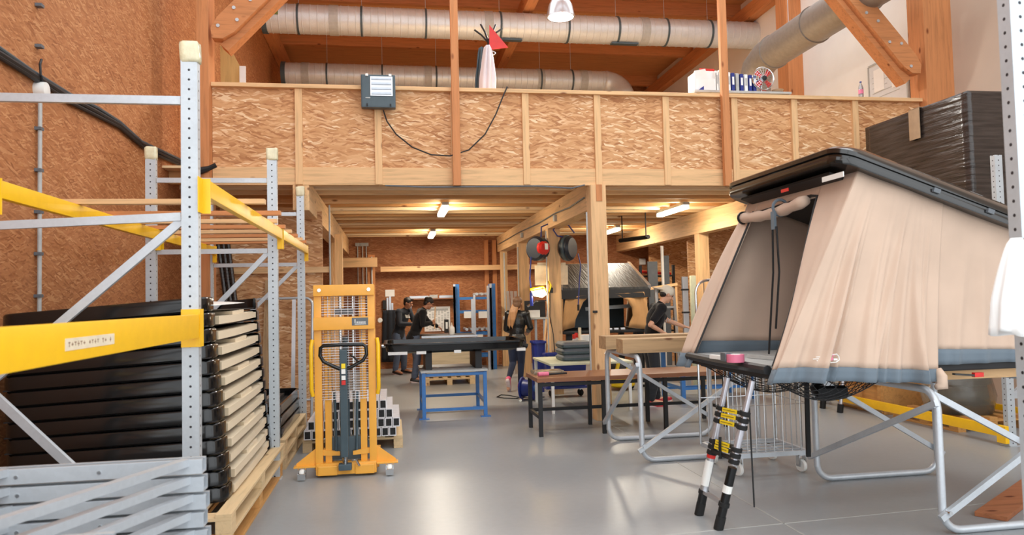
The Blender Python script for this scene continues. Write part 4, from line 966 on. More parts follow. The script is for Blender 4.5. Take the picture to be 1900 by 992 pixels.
# left end: near flap, far strip, opening between
xl_ = lambda v: lerp(RX0+.1, 2.44, v)
def zl(v): return lerp(rz(RX0+.1)+.02, TB-.03, v)
yo = lambda v: lerp(4.94, 4.58, sm(v*.95+.08)**.8)          # near edge of the opening
MB().grid(band(lambda u, v: V((xl_(v)+(-.02*math.sin(PI*v)-.014*math.sin(u*9+v*2)*v)*sm(u*3), lerp(lerp(RY0+.09, 4.53, v)-.0, yo(v), u), zl(v))), 0, .93, V((0, 0, 0))), 24, 26).build('door_side_panel', 'tan', tent, smooth='all', thick=.006)
MB().grid(band(lambda u, v: V((xl_(v)-.02*math.sin(PI*v)*sm(u*3), lerp(lerp(RY0+.09, 4.53, v), yo(v), u), zl(v))), .93, 1, V((-.004, 0, 0))), 8, 3).build('door_side_skirt', 'skirt', tent, smooth='all', thick=.006)
def strip(u, v): return V((xl_(v)-.05*math.sin(PI*v)*u-.05*v*u-.018*math.sin(u*10)*v, lerp(5.84+.0*v, 6.03, u)+.02*v-.0*u, zl(v)+.0))
MB().grid(band(strip, 0, .92, V((0, 0, 0))), 16, 26).build('door_edge_panel', 'tan', tent, smooth='all', thick=.006)
MB().grid(band(strip, .92, 1, V((-.003, 0, 0))), 16, 3).build('door_edge_skirt', 'skirt', tent, smooth='all', thick=.006)
MB().grid(lambda u, v: V((xl_(v*.09), lerp(RY0+.09, 6.03, u), zl(v*.09))), 10, 2).build('door_header', 'tan', tent, smooth='all', thick=.006)
dp = [V((xl_(v)-.012, yo(v)-.0, zl(v))) for v in [i/12 for i in range(1, 12)]]
MB().tube([V((xl_(.1)-.02, 5.86, zl(.1)))]+[V((xl_(.08)-.02, 4.97, zl(.075)))]+dp, .01, 6).build('door_zip', 'blackm', tent)
MB().tube([V((xl_(v)-.02, 5.84, zl(v))) for v in [i/12 for i in range(1, 12)]], .008, 6).build('door_zip', 'blackm', tent)
# rolled-up door flap with straps
A, Bq = V((xl_(.11)-.05, 5.93, zl(.115))), V((xl_(.1)-.05, 4.97, zl(.1)))
pts = [A.lerp(Bq, i/14)-V((0, 0, .03*math.sin(PI*i/14))) for i in range(15)]
MB().tube(pts, [.043+.006*math.sin(i*2.1) for i in range(15)], 12).build('rolled_door', 'tan', tent, smooth='all')
MB().lathe([(.0, -.012), (.056, -.01), (.058, .004), (.05, .012)], A, 'y', 14).build('roll_end', 'blackm', tent)
S0 = A.lerp(Bq, .63)
MB().tube(arc(S0, .062, 0, 2*PI, 14, (1, 0, 0), (0, 0, 1))[:-1], .012, 6, closed=True).build('roll_strap', 'skirt', tent)
MB().box(S0+V((-.06, 0, -.1)), (.02, .05, .14)).build('strap_tail', 'skirt', tent)
for dy, z1 in ((.02, TB+.1), (-.04, TB+.3)):
    MB().tube([S0+V((-.06, dy, -.15)), S0+V((-.06, dy*1.5+.005, -.5)), V((S0.x-.12, S0.y+dy*2, z1))], .008, 6).build('door_cord', 'blackm', tent)
MB().box((RX0+.35, 5.3, rz(RX0+.35)-.02), (.8, 1.3, .02), ry=.337).build('shell_lining', 'blackm', tent)
# emblem on the canvas
def onwall(px, py, lift=.03):
    q = onY(px, py, 4.5)
    best = min(((f1(i/90, j/40)-q).length, i, j) for i in range(0, 60) for j in range(25, 40))
    t_ = f1(best[1]/90, best[2]/40); return onY(px, py, t_.y-lift)
c = onwall(1541, 665)
Lg = MB().tube([c+V((x*.001, 0, z*.001)) for x, z in ((-55, -12), (-20, 12), (10, 24), (45, 28), (60, 12), (62, -10), (40, -24), (0, -26), (-40, -20))], .0035, 5, closed=True).build('emblem_outline', 'white', tent)
b = MB()
for k, (w, z) in enumerate(((38, 14), (60, 2), (34, -10))): b.box(c+V((-.085-.001*w/2+.02, 0, .001*z)), (.001*w, .003, .005))
b.box(c+V((-.03, 0, -.004)), (.03, .003, .012)).box(c+V((.035, 0, -.006)), (.026, .003, .012)); b.build('emblem_text', 'white', tent)
MB().lathe([(0, -.002), (.013, -.002), (.013, .002), (0, .002)], c+V((.005, 0, 0)), 'y', 14).prism([c+V((.014, 0, .012)), c+V((.034, 0, .022)), c+V((.02, 0, .034))], (0, .003, 0)).build('emblem_bird', 'pink', tent)
q = onY(1800, 694, 4.6); MB().beam((q.x-.12, 4.61, TB-.02), (q.x+.05, 4.6, TB-.035), .03, .012).build('tension_strap', 'clearwrap', tent); MB().box((q.x+.06, 4.6, TB-.03), (.07, .03, .03)).build('strap_buckle', 'red', tent)
q = onY(1735, 698, 4.6); MB().cyl((q.x, 4.61, TB), (q.x, 4.61, TB-.075), .014, n=10).build('clamp_screw', 'chrome', tent); MB().cyl((q.x, 4.61, TB-.05), (q.x, 4.61, TB-.062), .03, n=12).build('clamp_nut', 'chrome', tent)
# things on the tent floor
q = onZ(1360, 668, TB+.1); t = thing('tape_roll', 'pink tape roll on the tent floor edge', 'tape', (q.x+.02, q.y, TB+.086))
MB().lathe([(.035, 0), (.062, 0), (.062, .055), (.035, .055)], (q.x+.02, q.y, TB+.086), 'z', 20).build('roll', 'pink', t, smooth=True); MB().lathe([(.028, 0), (.0348, 0), (.0348, .057), (.028, .057)], (q.x+.02, q.y, TB+.086), 'z', 20).build('core', 'white', t)
q = onZ(1335, 666, TB+.1); t = thing('tape_dispenser', 'grey tool with pale handle beside the pink tape roll', 'tool', (q.x, q.y, TB+.086))
MB().beam((q.x-.0, q.y+.14, TB+.11), (q.x+.02, q.y-.02, TB+.11), .035, .03, bev=.006).build('handle', 'white', t); MB().box((q.x+.03, q.y-.05, TB+.12), (.06, .08, .065), bev=.01).build('head', 'grey', t)
q = onZ(1400, 662, TB+.1); tag(MB().beam((q.x, q.y+.1, TB+.1), (q.x+.1, q.y-.25, TB+.1), .025, .025).build('rod', 'lgrey'), 'thin grey rod lying on the tent floor behind the tape', 'rod')
# storage nets hanging under the floor
def net(cx_, cy_, rx, ry, d, nm):
    b = MB()
    def P(u, v): x, y = u*2-1, v*2-1; return V((cx_+x*rx, cy_+y*ry, TB-.004-d*max(0, (1-x*x))*max(0, (1-y*y))**.5))
    for k in range(-10, 21):
        for sgn in (1, -1):
            pts = []
            for i in range(21):
                u = i/20; v = (k/10 + sgn*u) if sgn > 0 else (k/10+1-u)
                if 0 <= v <= 1: pts.append(P(u, v))
            if len(pts) > 1: b.tube(pts, .0028, 4, cap=False)
    b.tube([P(0, i/10) for i in range(11)] + [P(i/10, 1) for i in range(1, 11)] + [P(1, 1-i/10) for i in range(1, 11)] + [P(1-i/10, 0) for i in range(1, 10)], .006, 5, closed=True)
    return b.build(nm, 'blackm', tent)
net(2.75, 5.25, .26, .5, .16, 'storage_net'); net(3.05, 4.9, .42, .22, .2, 'storage_net')
tag(MB().tube([(3.05, 5.0, TB-.13), (3.0, 4.9, TB-.15), (3.2, 4.9, TB-.15)], .05, 8).build('bundle', 'blackm', smooth=True, org=(3.05, 4.95, TB-.2)), 'dark bundle carried in the net under the tan tent', 'bundle')
q = onY(1497, 710, 5.7); tag(MB().beam((q.x, 5.7, TB-.03), (q.x+.0, 5.72, .26), .035, .02, up=(0, 1, 0)).build('strap', 'rubber'), 'black strap hanging from the tent floor beside the roll cage', 'strap')
q = onY(1391, 775, 5.0); tag(MB().tube([(q.x-.02, 5.0, TB-.02), (q.x, 5.0, .8), (q.x+.01, 5.0, .1)], .006, 6).build('drawstring', 'blackm'), 'thin black cord hanging straight down behind the ladder', 'cord')

# ------------------------------------------------------------------ telescopic ladder
lad = thing('telescopic_ladder', 'partly closed telescopic ladder with yellow labels leaning at the tent door', 'ladder', (2.21, 5.06, 0))
def rail(px0, py0, px1, py1, y_top, foot):
    B0 = V((foot[0], foot[1], 0)); Tp = onY(px1, py1, y_top); return B0, Tp
L0, L1 = rail(1298, 955, 1350, 700, 5.1, (2.21, 5.24)); M0, M1 = rail(1333, 982, 1396, 706, 4.75, (2.2, 4.89))
m['ladalu'] = plain('ladder aluminium', (214, 214, 222), .22, .7, var=.03)
def tz_(py, left): return (955-py)/(955-700) if left else (982-py)/(982-706)
for A, Bq, left in ((L0, L1, 1), (M0, M1, 0)):
    n_ = 'rail'
    MB().tube([A.lerp(Bq, 0), A.lerp(Bq, .03), A.lerp(Bq, .09)], .034, 14).build('rubber_foot', 'rubber', lad, smooth=True)
    MB().cyl(A.lerp(Bq, .08), A.lerp(Bq, .42), .031, n=14).build('lower_rail', 'alu' if left else 'black', lad, smooth=True)
    if left: MB().cyl(A.lerp(Bq, .42), A.lerp(Bq, .45), .032, n=14).build('red_band', 'red', lad)
    if left: MB().cyl(A.lerp(Bq, .08), A.lerp(Bq, .17), .033, n=14).build('black_sleeve', 'black', lad)
    MB().cyl(A.lerp(Bq, .44), A.lerp(Bq, .74), .026, n=14).build('middle_rail', 'ladalu', lad, smooth=True)
    MB().cyl(A.lerp(Bq, .72), A.lerp(Bq, 1.0), .021, n=14).build('upper_rail', 'ladalu', lad, smooth=True)
    for t0 in (.17, .46, .5, .54, .69, .735, .78):
        d = (Bq-A).normalized(); MB().lathe([(.03, -.016), (.038, -.014), (.038, .014), (.03, .016)], A.lerp(Bq, t0), d, 14).build('collar', 'rubber', lad, smooth=True)
for t0 in (.17, .47, .51, .545, .69, .735, .775):
    a, b_ = L0.lerp(L1, t0), M0.lerp(M1, t0+.005); rg = MB().beam(a, b_, .04, .024, up=(L1-L0).normalized()).build('rung', 'alu' if t0 == .17 else 'blackm', lad)
    if t0 > .5:
        up = (L1-L0).normalized(); w = (b_-a); fr = V((-1, -.35, .2)).normalized()*.024
        MB().beam(a+w*.17+fr, a+w*.78+fr, .004, .03, up=up).build('yellow_label', 'yel', rg)
        MB().beam(a+w*.22+fr*1.12, a+w*.72+fr*1.12, .003, .003, up=up).build('label_line', 'blackm', rg)
fr = V((-1, -.6, .1)).normalized()*.031
MB().cyl(L0.lerp(L1, .22)+fr*.08, L0.lerp(L1, .4)+fr*.08, .0315, n=14).build('white_sleeve', 'white', lad, smooth=True)
MB().cyl(M0.lerp(M1, .25)+fr*.06, M0.lerp(M1, .3)+fr*.06, .0315, n=14).build('white_label', 'white', lad)
a = L0.lerp(M0, .5).lerp(L1.lerp(M1, .5), .54); MB().tube([a+V((-.035, 0, .06)), a+V((-.04, 0, -.02)), a+V((-.04, -.01, -.09))], .01, 6).build('tie_strap', 'rubber', lad)

# ------------------------------------------------------------------ roll cage container
cg = thing('roll_cage', 'galvanised wire roll container behind the telescopic ladder', 'roll cage', (3.3, 6.5, 0))
cx0, cx1, cy0, cy1, cz, ch = 2.93, 3.7, 6.22, 6.84, .2, 1.76
MB().bb(cx0, cx1, cy0, cy0+.03, cz-.04, cz).bb(cx0, cx1, cy1-.03, cy1, cz-.04, cz).bb(cx0, cx0+.03, cy0, cy1, cz-.04, cz).bb(cx1-.03, cx1, cy0, cy1, cz-.04, cz).build('base_frame', 'galv', cg)
b = MB()
for k in range(1, 5): b.bb(cx0+.02, cx1-.02, cy0+(cy1-cy0)*k/5-.008, cy0+(cy1-cy0)*k/5+.008, cz-.02, cz-.005)
for k in range(1, 4): b.bb(cx0+(cx1-cx0)*k/4-.008, cx0+(cx1-cx0)*k/4+.008, cy0+.02, cy1-.02, cz-.03, cz-.018)
b.build('base_slats', 'galv', cg)
def panel(p, q, nm):
    p, q = V(p), V(q); e = (q-p).normalized(); z = V((0, 0, 1)); w = (q-p).length; r = .12
    pts = [p+z*(cz-.02), p+z*(ch-r)] + arc(p+e*r+z*(ch-r), r, PI, PI/2, 5, e, z)[1:] + arc(q-e*r+z*(ch-r), r, PI/2, 0, 5, e, z) + [q+z*(cz-.02)]
    fr_ = MB().tube(pts, .013, 8).build(nm, 'chrome', cg, smooth=True)
    b = MB(); n = max(4, int(w/.085))
    for k in range(1, n):
        x = w*k/n; top = ch-.0 if r < x < w-r else ch-r+math.sqrt(max(0, r*r-(r-min(x, w-x))**2)); b.cyl(p+e*x+z*cz, p+e*x+z*top, .0045, n=6)
    for h in (.62, 1.05, 1.48): b.cyl(p+z*h, q+z*h, .004, n=6)
    b.build('wires', 'chrome', fr_)
panel((cx0, cy0, 0), (cx1, cy0, 0), 'front_panel'); panel((cx0, cy1, 0), (cx1, cy1, 0), 'back_panel'); panel((cx1, cy0+.03, 0), (cx1, cy1-.03, 0), 'side_panel')
for x, y in ((cx0+.1, cy0+.05), (cx1-.06, cy0+.05), (cx0+.1, cy1-.05), (cx1-.06, cy1-.05)):
    w = MB().lathe([(0, -.018), (.05, -.018), (.058, -.01), (.058, .01), (.05, .018), (0, .018)], (x, y, .058), (1, .3, 0), 20).build('caster_wheel', 'white', cg, smooth=True)
    MB().bb(x-.035, x-.026, y-.03, y+.03, .05, .16).bb(x+.026, x+.035, y-.03, y+.03, .05, .16).bb(x-.035, x+.035, y-.035, y+.035, .15, .16).build('fork_bracket', 'chrome', w)

# ------------------------------------------------------------------ right side: rack, wrapped stack, foreground upright
RX = 6.2
ry0 = onX(1848, 292, RX+.05).y; ztp = onX(1848, 288, RX+.05).z
q0, q1 = onX(1620, 742, RX-.03), onX(1620, 757, RX-.03)
rack2 = thing('pallet_rack', 'galvanised pallet rack with low yellow beam along the right wall', 'pallet rack', (RX+.05, ry0, 0))
ry1 = ry0+3.3
for y in (ry0, ry1):
    for x in (RX+.05, RX+1.1): upright(x, y, ztp if y == ry0 else 3.2, rack2, cap=False)
    for z in (.5, 1.3, 2.1): MB().chan((RX+.1, y, z), (RX+1.05, y, z), .045, .03, .004, up=(0, -1, 0)).build('horizontal_brace', 'galv', rack2)
    for z in (.5, 1.3): MB().chan((RX+.1, y+.01, z), (RX+1.05, y+.01, z+.78), .045, .03, .004, up=(0, -1, 0)).build('diagonal_brace', 'galv', rack2)
def rbeam(x, z0, z1, s):
    o = MB().bb(x-.022, x+.022, ry0+.05, ry1-.05, z0, z1, bev=.006).build('load_beam', 'yellow', rack2, smooth=True)
    for y in (ry0, ry1): MB().bb(x-.03, x+.015, y-.056, y+.056, z0-.06, z1+.012, bev=.003).build('beam_connector', 'yellow', o)
zz0 = max(.03, q1.z); rbeam(RX-.03, zz0, q0.z, 1); rbeam(RX+1.13, zz0, q0.z, 1); rbeam(RX-.03, 2.0, 2.12, 1); rbeam(RX+1.13, 2.0, 2.12, 1)
nc = onX(1795, 168, RX+.02); fc = onX(1605, 228, RX+.02)
P = thing('pallet', 'wooden pallet under the black wrapped stack on the right rack', 'pallet', (RX+.5, nc.y+.7, 2.123))
sy0, sy1 = nc.y, min(fc.y, ry1-.1); zt2 = (nc.z+fc.z)/2
pallet(P, RX-.02, RX+1.14, sy0+.02, sy1-.02, 2.123, 'y', deck=6)
xr2 = min(onY(1874, 170, nc.y).x, XR-.1); xr2 = max(xr2, RX+1.0)
def wl(u, v, side):
    z = lerp(2.27, nc.z, v); w = .012*math.sin(v*46+u*5)+.008*math.sin(v*17-u*11)
    return z, w
WS = thing('wrapped_stack', 'tall stack wrapped in black film with brown tape, on the right rack', 'wrapped stack', (RX+.5, (sy0+sy1)/2, 2.27))
b = MB()
per = [(RX+.02, sy1), (RX+.02, sy0), (xr2, sy0), (xr2, sy1)]
NV = 60
def wp(i, v):
    x, y = per[i % 4]; return x, y
cols_ = []
for i in range(4):
    (xa, ya), (xb, yb_) = per[i], per[(i+1) % 4]
    for k in range(16):
        u = k/16; nx, ny = (yb_-ya), -(xb-xa); L = math.hypot(nx, ny); nx, ny = -nx/L, -ny/L
        col = []
        for j in range(NV+1):
            v = j/NV; wv_ = .003*math.sin(v*110+u*9+i)+.002*math.sin(v*47-u*15); 
            if k == 0: wv_ *= .3
            s_ = -1 if (nx*( (xa+xb)/2-(RX+xr2)/2)+ny*((ya+yb_)/2-(sy0+sy1)/2)) < 0 else 1
            col.append(b.b.verts.new((lerp(xa, xb, u)+nx*s_*wv_, lerp(ya, yb_, u)+ny*s_*wv_, lerp(2.27, zt2 if False else nc.z, v))))
        cols_.append(col)
nC = len(cols_)
for i in range(nC):
    A, Bq = cols_[i], cols_[(i+1) % nC]
    for j in range(NV): b.b.faces.new((A[j], Bq[j], Bq[j+1], A[j+1]))
b.b.faces.new([c_[-1] for c_ in cols_]); b.b.faces.new([c_[0] for c_ in cols_][::-1])
b.build('wrap', 'wrapblack', WS, smooth='all')
q = onX(1697, 215, RX-.0); MB().bb(RX-.012, RX-.004, q.y-.09, q.y+.09, nc.z-.36, nc.z+.0).bb(RX-.01, RX+.2, q.y-.09, q.y+.09, nc.z+.004, nc.z+.01).build('tape_patch', 'kraft', WS)
# below: pallet with wrapped machine parts
P = thing('pallet', 'orange wooden pallet on the floor inside the right rack', 'pallet', (RX+.55, 8.1, 0)); pallet(P, RX+.08, RX+1.0, 7.5, 8.6, 0, 'y', mat='pal2', h=.15, deck=5)
t = thing('wrapped_part', 'clear-wrapped grey machine part on the pallet under the right rack', 'machine part', (RX+.5, 8.0, .152))
MB().lathe([(.0, 0), (.3, .0), (.32, .05), (.3, .12), (.2, .16), (.2, .3), (.3, .34), (.31, .4), (.28, .44), (0, .45)], (RX+.5, 7.95, .153), 'z', 24).build('drum', 'grey', t, smooth=True)
MB().lathe([(.36, .0), (.4, .2), (.34, .47), (.1, .56), (0, .57)], (RX+.5, 7.98, .156), 'z', 18).build('wrap', m['filmclear'] if 'filmclear' in m else m.setdefault('filmclear', plain('thin clear film', (200, 190, 170), .15, trans=.85, bump=.5)), t, smooth='all')
t = thing('crate', 'wooden crate at the far end under the right rack', 'crate', (RX+.5, 9.3, 0))
MB().bb(RX+.1, RX+.95, 8.8, 9.75, .002, .5, bev=.005).build('box', 'pal2_y', t)
for y in (8.85, 9.28, 9.7): MB().bb(RX+.075, RX+.1, y-.04, y+.04, .002, .5).build('batten', 'pal2_x', t)
for z in (.08, .42): MB().bb(RX+.06, RX+.075, 8.8, 9.75, z-.04, z+.04).build('slat', 'raw_y', t)
# telescopic ladder feet seen below the tent, far right
t = thing('telescopic_ladder', 'silver ladder with black feet leaning at the far right rack, seen below the tent', 'ladder', (6.0, 9.8, 0))
for px, py, px2 in ((1530, 757, 1540), (1561, 765, 1572)):
    a = onZ(px, py, 0); b_ = V((6.14, a.y-.05, 1.9)); a.x = min(a.x, 5.9)
    MB().tube([a, a.lerp(b_, .06)], .04, 10).build('rubber_foot', 'rubber', t); MB().cyl(a.lerp(b_, .05), b_, .026, n=10).build('rail', 'ladalu', t, smooth=True)
a0, a1 = onZ(1530, 757, 0), onZ(1561, 765, 0); a0.x = min(a0.x, 5.9); a1.x = min(a1.x, 5.9)
for k in range(4):
    f_ = .18+.22*k; MB().beam(a0.lerp(V((6.14, a0.y-.05, 1.9)), f_), a1.lerp(V((6.14, a1.y-.05, 1.9)), f_), .04, .03).build('rung', 'blackm', t)
t = thing('folding_stand', 'black folding stand inside the far right rack, seen below the tent', 'stand', (RX+.5, 9.9, 0))
for px, y in ((1613, 10.45), (1662, 9.95)):
    q = onX(px, 765, RX+.35); MB().beam((RX+.35, y, .0), (RX+.5, y+.1, 1.1), .05, .04).build('leg', 'blackm', t); 
MB().beam((RX+.47, 9.95, .85), (RX+.47, 10.6, .85), .05, .05).build('crossbar', 'blackm', t)
# plank on the floor
a, b_ = onZ(1850, 973, 0), onZ(1935, 890, 0)
tag(MB().beam(a+V((0.06, .12, .018)), b_+V((0, 0, .018)), .2, .034, bev=.004).build('plank', 'rust'), 'reddish brown plank lying on the floor at the lower right', 'plank')
# foreground upright with a white garment
p = onY(1906, 500, 2.5)
fu = thing('rack_upright', 'blurred galvanised rack upright at the right edge, nearest the camera', 'upright', (p.x, 2.5, 0))
upright(p.x, 2.5, 4.2, fu, cap=False)
MB().tube([(p.x-.03, 2.465, 1.79), (p.x-.08, 2.4, 1.8), (onY(1892, 560, 2.37).x, 2.37, 1.79)], .008, 8).build('hook', 'chrome', fu)
def gar(a, h):
    """hanging folded garment: angle a around, height fraction h from the top"""
    w = .02+.07*min(1, h*1.5)**.6*(1+.1*math.sin(3*a+1)) ; d = .015+.045*h**.6
    fx = .012*h*math.sin(a*7+h*3)
    cxg = onY(1892, 560, 2.37).x-.012*h; cyg = 2.37
    z = 1.8-.345*h + (.012*math.sin(a*4) if h > .95 else 0)
    return V((cxg+(w+fx)*math.cos(a), cyg+(d+fx)*math.sin(a), z))
b = MB(); NA = 40; rr = [[b.b.verts.new(gar(2*PI*i/NA, j/16)) for i in range(NA)] for j in range(17)]
for A, Bq in zip(rr, rr[1:]):
    for j in range(NA): b.b.faces.new((A[j], A[(j+1) % NA], Bq[(j+1) % NA], Bq[j]))
b.b.faces.new(rr[0]); b.b.faces.new(rr[-1][::-1])
tag(b.build('garment', 'whitecloth', smooth='all', org=(p.x, 2.37, 1.8)), 'white garment hanging on the upright at the right edge', 'garment')

# ------------------------------------------------------------------ fluorescent fittings under the mezzanine
def fluo(px, py, label, L=1.15):
    c = onZ(px, py, ZB+.0); z = ZB+.055
    t = thing('fluorescent_fitting', label, 'lamp', (c.x, c.y, z), 'fluorescent fittings under the mezzanine')
    MB().bb(c.x-.055, c.x+.055, c.y-L/2, c.y+L/2, z-.05, z, bev=.01).build('housing', 'lgrey', t)
    MB().bb(c.x-.06, c.x+.06, c.y-L/2+.03, c.y+L/2-.03, z-.115, z-.051, bev=.025).build('diffuser', 'lamp', t, smooth=True)
    lamp_light(t, (c.x, c.y, z-.125), .1, 40, (1, .9, .74), sy=L*.9)
    for s in (-1, 1): lamp_light(t, (c.x+s*.07, c.y, z-.08), .06, 7, (1, .88, .64), rot=(0, -s*PI/2*1.05, 0), sy=L*.9)
fluo(822, 389, 'lit fluorescent fitting on the joists, larger and nearer of the middle pair')
fluo(801, 434, 'lit fluorescent fitting on the joists, smaller and farther of the middle pair')
fluo(1247, 389, 'long lit fluorescent fitting at right, left of the tent roof', 1.3)
fluo(1133, 427, 'lit fluorescent fitting behind the central timber post')

# conduits and wall boxes under the mezzanine
def cond(pts, label, r=.012, mat='lgrey'):
    return tag(MB().tube(pts, r, 8).build('conduit', mat, smooth=True), label, 'conduit', 'conduits under the mezzanine')
for px, y, z0, z1, lb in ((1093, 9.5, .55, 2.75, 'grey conduit running up the left edge of the central timber post'),
                          (1016, 12.22, .05, 2.75, 'grey conduit on the second timber post, beside the hose reels'),
                          (963, 15.15, .05, 2.7, 'grey conduit on the third timber post, behind the walking woman')):
    x = onY(px, 560, y).x; cond([(x, y, z0), (x, y, z1)], lb)
x = onY(612, 450, 10.5).x; cond([(x, 10.48, .9), (x, 10.48, 2.98)], 'grey conduit at the edge of the strand board partition')
for px, lb in ((664, 'leftmost'), (673, 'second'), (680, 'third')): 
    x = onY(px, 500, 18.3).x; cond([(x, 18.32, 1.2), (x, 18.32, 3.0)], lb+' thin grey conduit on the brown back wall at left')
    tag(MB().box((x, 18.31, 3.03), (.11, .06, .08), bev=.008).build('junction_box', 'lgrey', org=(x, 18.3, 3.0)), 'small grey box on top of the %s thin back wall conduit' % lb, 'junction box')
x = onY(690, 520, 17.75).x; cond([(x, 17.78, .9), (x, 17.78, 2.7)], 'grey conduit with round switch on the left back post', .018)
q = onY(705, 594, 17.75); tag(MB().lathe([(0, -.05), (.05, -.05), (.06, 0), (0, .01)], (q.x, 17.78, q.z), 'y', 14).build('switch', 'white', org=q), 'round white switch on the left back post', 'switch')
x = onY(936, 520, 17.8).x; cond([(x, 17.78, 1.1), (x, 17.78, 2.75)], 'grey conduit on the back post right of the blue rack', .018)
q = onY(937, 590, 17.8); tag(MB().lathe([(0, -.05), (.05, -.05), (.06, 0), (0, .01)], (q.x, 17.79, q.z), 'y', 14).build('switch', 'white', org=q), 'round white switch on the back post right of the blue rack', 'switch')
wx = 2.74-.125
tag(MB().tube([(wx, 9.75, 2.98), (wx, 10.6, 2.95), (wx, 11.6, 2.98), (wx, 13, 2.96), (wx, 15, 2.99), (wx, 17.9, 2.97)], .01, 6).build('cable', 'dgrey'), 'dark cable along the side of the central depth beam', 'cable')
for y, lb in ((11.55, 'nearer'), (14.6, 'farther')): tag(MB().box((wx-.005, y, 2.9), (.05, .1, .1), bev=.008).build('junction_box', 'lgrey', org=(wx, y, 2.9)), lb+' grey junction box on the side of the central depth beam', 'junction box')
tag(MB().tube([onY(715, 344, 9.5), onY(790, 347, 9.5), onY(1000, 345, 9.5), onY(1060, 349, 9.5), onY(1085, 343, 9.5)], .01, 6).build('cable', 'grey'), 'grey cable drooping below the mezzanine fascia', 'cable')
A, Bq = onY(1150, 433, 14), onY(1203, 426, 13.2); A.z = Bq.z = 2.72
tag(MB().tube([A, Bq], .04, 8).cyl(A+V((.05, 0, 0)), V((A.x+.05, A.y, 3.335)), .012).cyl(Bq-V((.05, 0, 0)), V((Bq.x-.05, Bq.y, 3.335)), .012).build('rail_bar', 'blackm'), 'black bar hung below the joists behind the central post', 'bar')

# ------------------------------------------------------------------ hose reels, cards and work lamp on the second post
def reel(px, py, mat, lbl, cap, s):
    c = onY(px, py, 12.3); t = thing('hose_reel', lbl, 'hose reel', c)
    MB().lathe([(.0, -.1), (.17, -.1), (.21, -.06), (.21, .06), (.17, .1), (0, .1)], c, (s*.75, -.65, 0), 24).build('drum_case', mat, t, smooth=True)
    d = V((s*.75, -.65, 0)).normalized()*(1 if s > 0 else 1)
    if cap:
        f_ = V((.45, -.9, 0)).normalized(); MB().lathe([(0, .0), (.115, .0), (.12, .06), (.09, .1), (0, .11)], c+V((.05, -.1, 0)), f_, 20).build('red_cap', 'red', t, smooth=True)
        MB().box(c+V((.105, -.205, .02)), (.06, .01, .1), rz=.46).build('label', 'white', t)
    else: MB().lathe([(.215, -.03), (.225, -.02), (.225, .02), (.215, .03)], c, (s*.75, -.65, 0), 24).build('rim', 'dgrey', t, smooth=True)
    px_ = PX2; MB().beam(c+V((0, .02, 0)), (px_+(-.105 if px < 1020 else .105), 12.32, c.z), .06, .1).build('wall_bracket', 'blackm', t)
    return t, c
t, c = reel(998, 461, 'reelcase', 'dark hose reel with red cap on the left of the second post', True, -1)
MB().tube([c+V((.05, -.05, .18)), c+V((.05, -.1, .36)), c+V((.2, -.12, .42)), c+V((.38, -.13, .39))], .013, 6).build('feed_hose', 'navy', t)
e0 = onY(986, 545, 12.25); MB().tube([c+V((-.13, -.05, -.14)), c+V((-.16, -.05, -.5)), e0], .012, 6).build('hose', 'navy', t); MB().cyl(e0+V((0, 0, .02)), e0-V((0, 0, .2)), .028, n=8).build('nozzle', 'dblue', t)
t, c = reel(1053, 460, 'reelcase', 'blue hose reel on the right of the second post', False, 1)
MB().tube([c+V((-.05, -.05, .18)), c+V((-.2, -.12, .2)), c+V((-.27, -.13, .3)), c+V((-.2, -.13, .4)), c+V((.0, -.12, .38)), c+V((.1, -.1, .25))], .013, 6).build('feed_hose', 'navy', t)
e0 = onY(1073, 565, 12.2); MB().tube([c+V((.17, -.05, -.1)), c+V((.2, -.08, -.3)), onY(1075, 520, 12.2), e0], .01, 6).build('hose', 'navy', t); MB().cyl(e0, e0-V((0, 0, .1)), .02, n=8).build('nozzle', 'blackm', t)
for (a, b_, lb) in (((993, 492, 1018, 529), 0, 'left'), ((1037, 492, 1053, 528), 0, 'right')):
    q0, q1 = onY(a[0], a[3], 12.46), onY(a[2], a[1], 12.46)
    tag(MB().bb(q0.x, q1.x, 12.45, 12.47, q0.z, q1.z).bb(q0.x+.05, q1.x-.03, 12.472, 12.48, q1.z-.02, q1.z+.05).build('cream_board', 'cream', org=q0), 'cream board panel fixed behind the second post, %s part' % lb, 'panel')
q = onY(1004, 543, 12.2); t = thing('work_lamp', 'lit yellow work lamp clamped left of the second post', 'lamp', q)
m['worklit'] = plain('lit work lamp glass', (255, 236, 190), .4, emit=3.); MB().prism([q+V((-.16, 0, .03)), q+V((.06, 0, .06)), q+V((.1, 0, -.03)), q+V((.02, 0, -.08)), q+V((-.12, 0, -.05))], (0, .05, 0)).build('lit_face', 'worklit', t)
MB().tube([q+V((-.18, .04, .06)), q+V((.05, .04, .1)), q+V((.14, .04, 0)), q+V((.18, .04, .12)), q+V((.14, .04, .2))], .022, 8).build('yellow_frame', 'dirt', t)
MB().box(q+V((.19, .06, .04)), (.05, .06, .09), bev=.01).build('clamp', 'blackm', t)
MB().tube([q+V((.16, .05, -.0)), q+V((.15, .05, -.4)), q+V((.2, .05, -.7)), q+V((.24, .04, -1.3))], .008, 6).build('cord', 'blackm', t)
lamp_light(t, q+V((-.03, -.03, 0)), .12, 6, (1, .8, .5), rot=(PI/2, 0, 0))
q = onY(1104, 578, 9.47); tag(MB().box((q.x, 9.465, q.z), (.06, .035, .03), bev=.005).build('latch', 'blackm', org=q), 'small black latch on the face of the central timber post', 'latch')
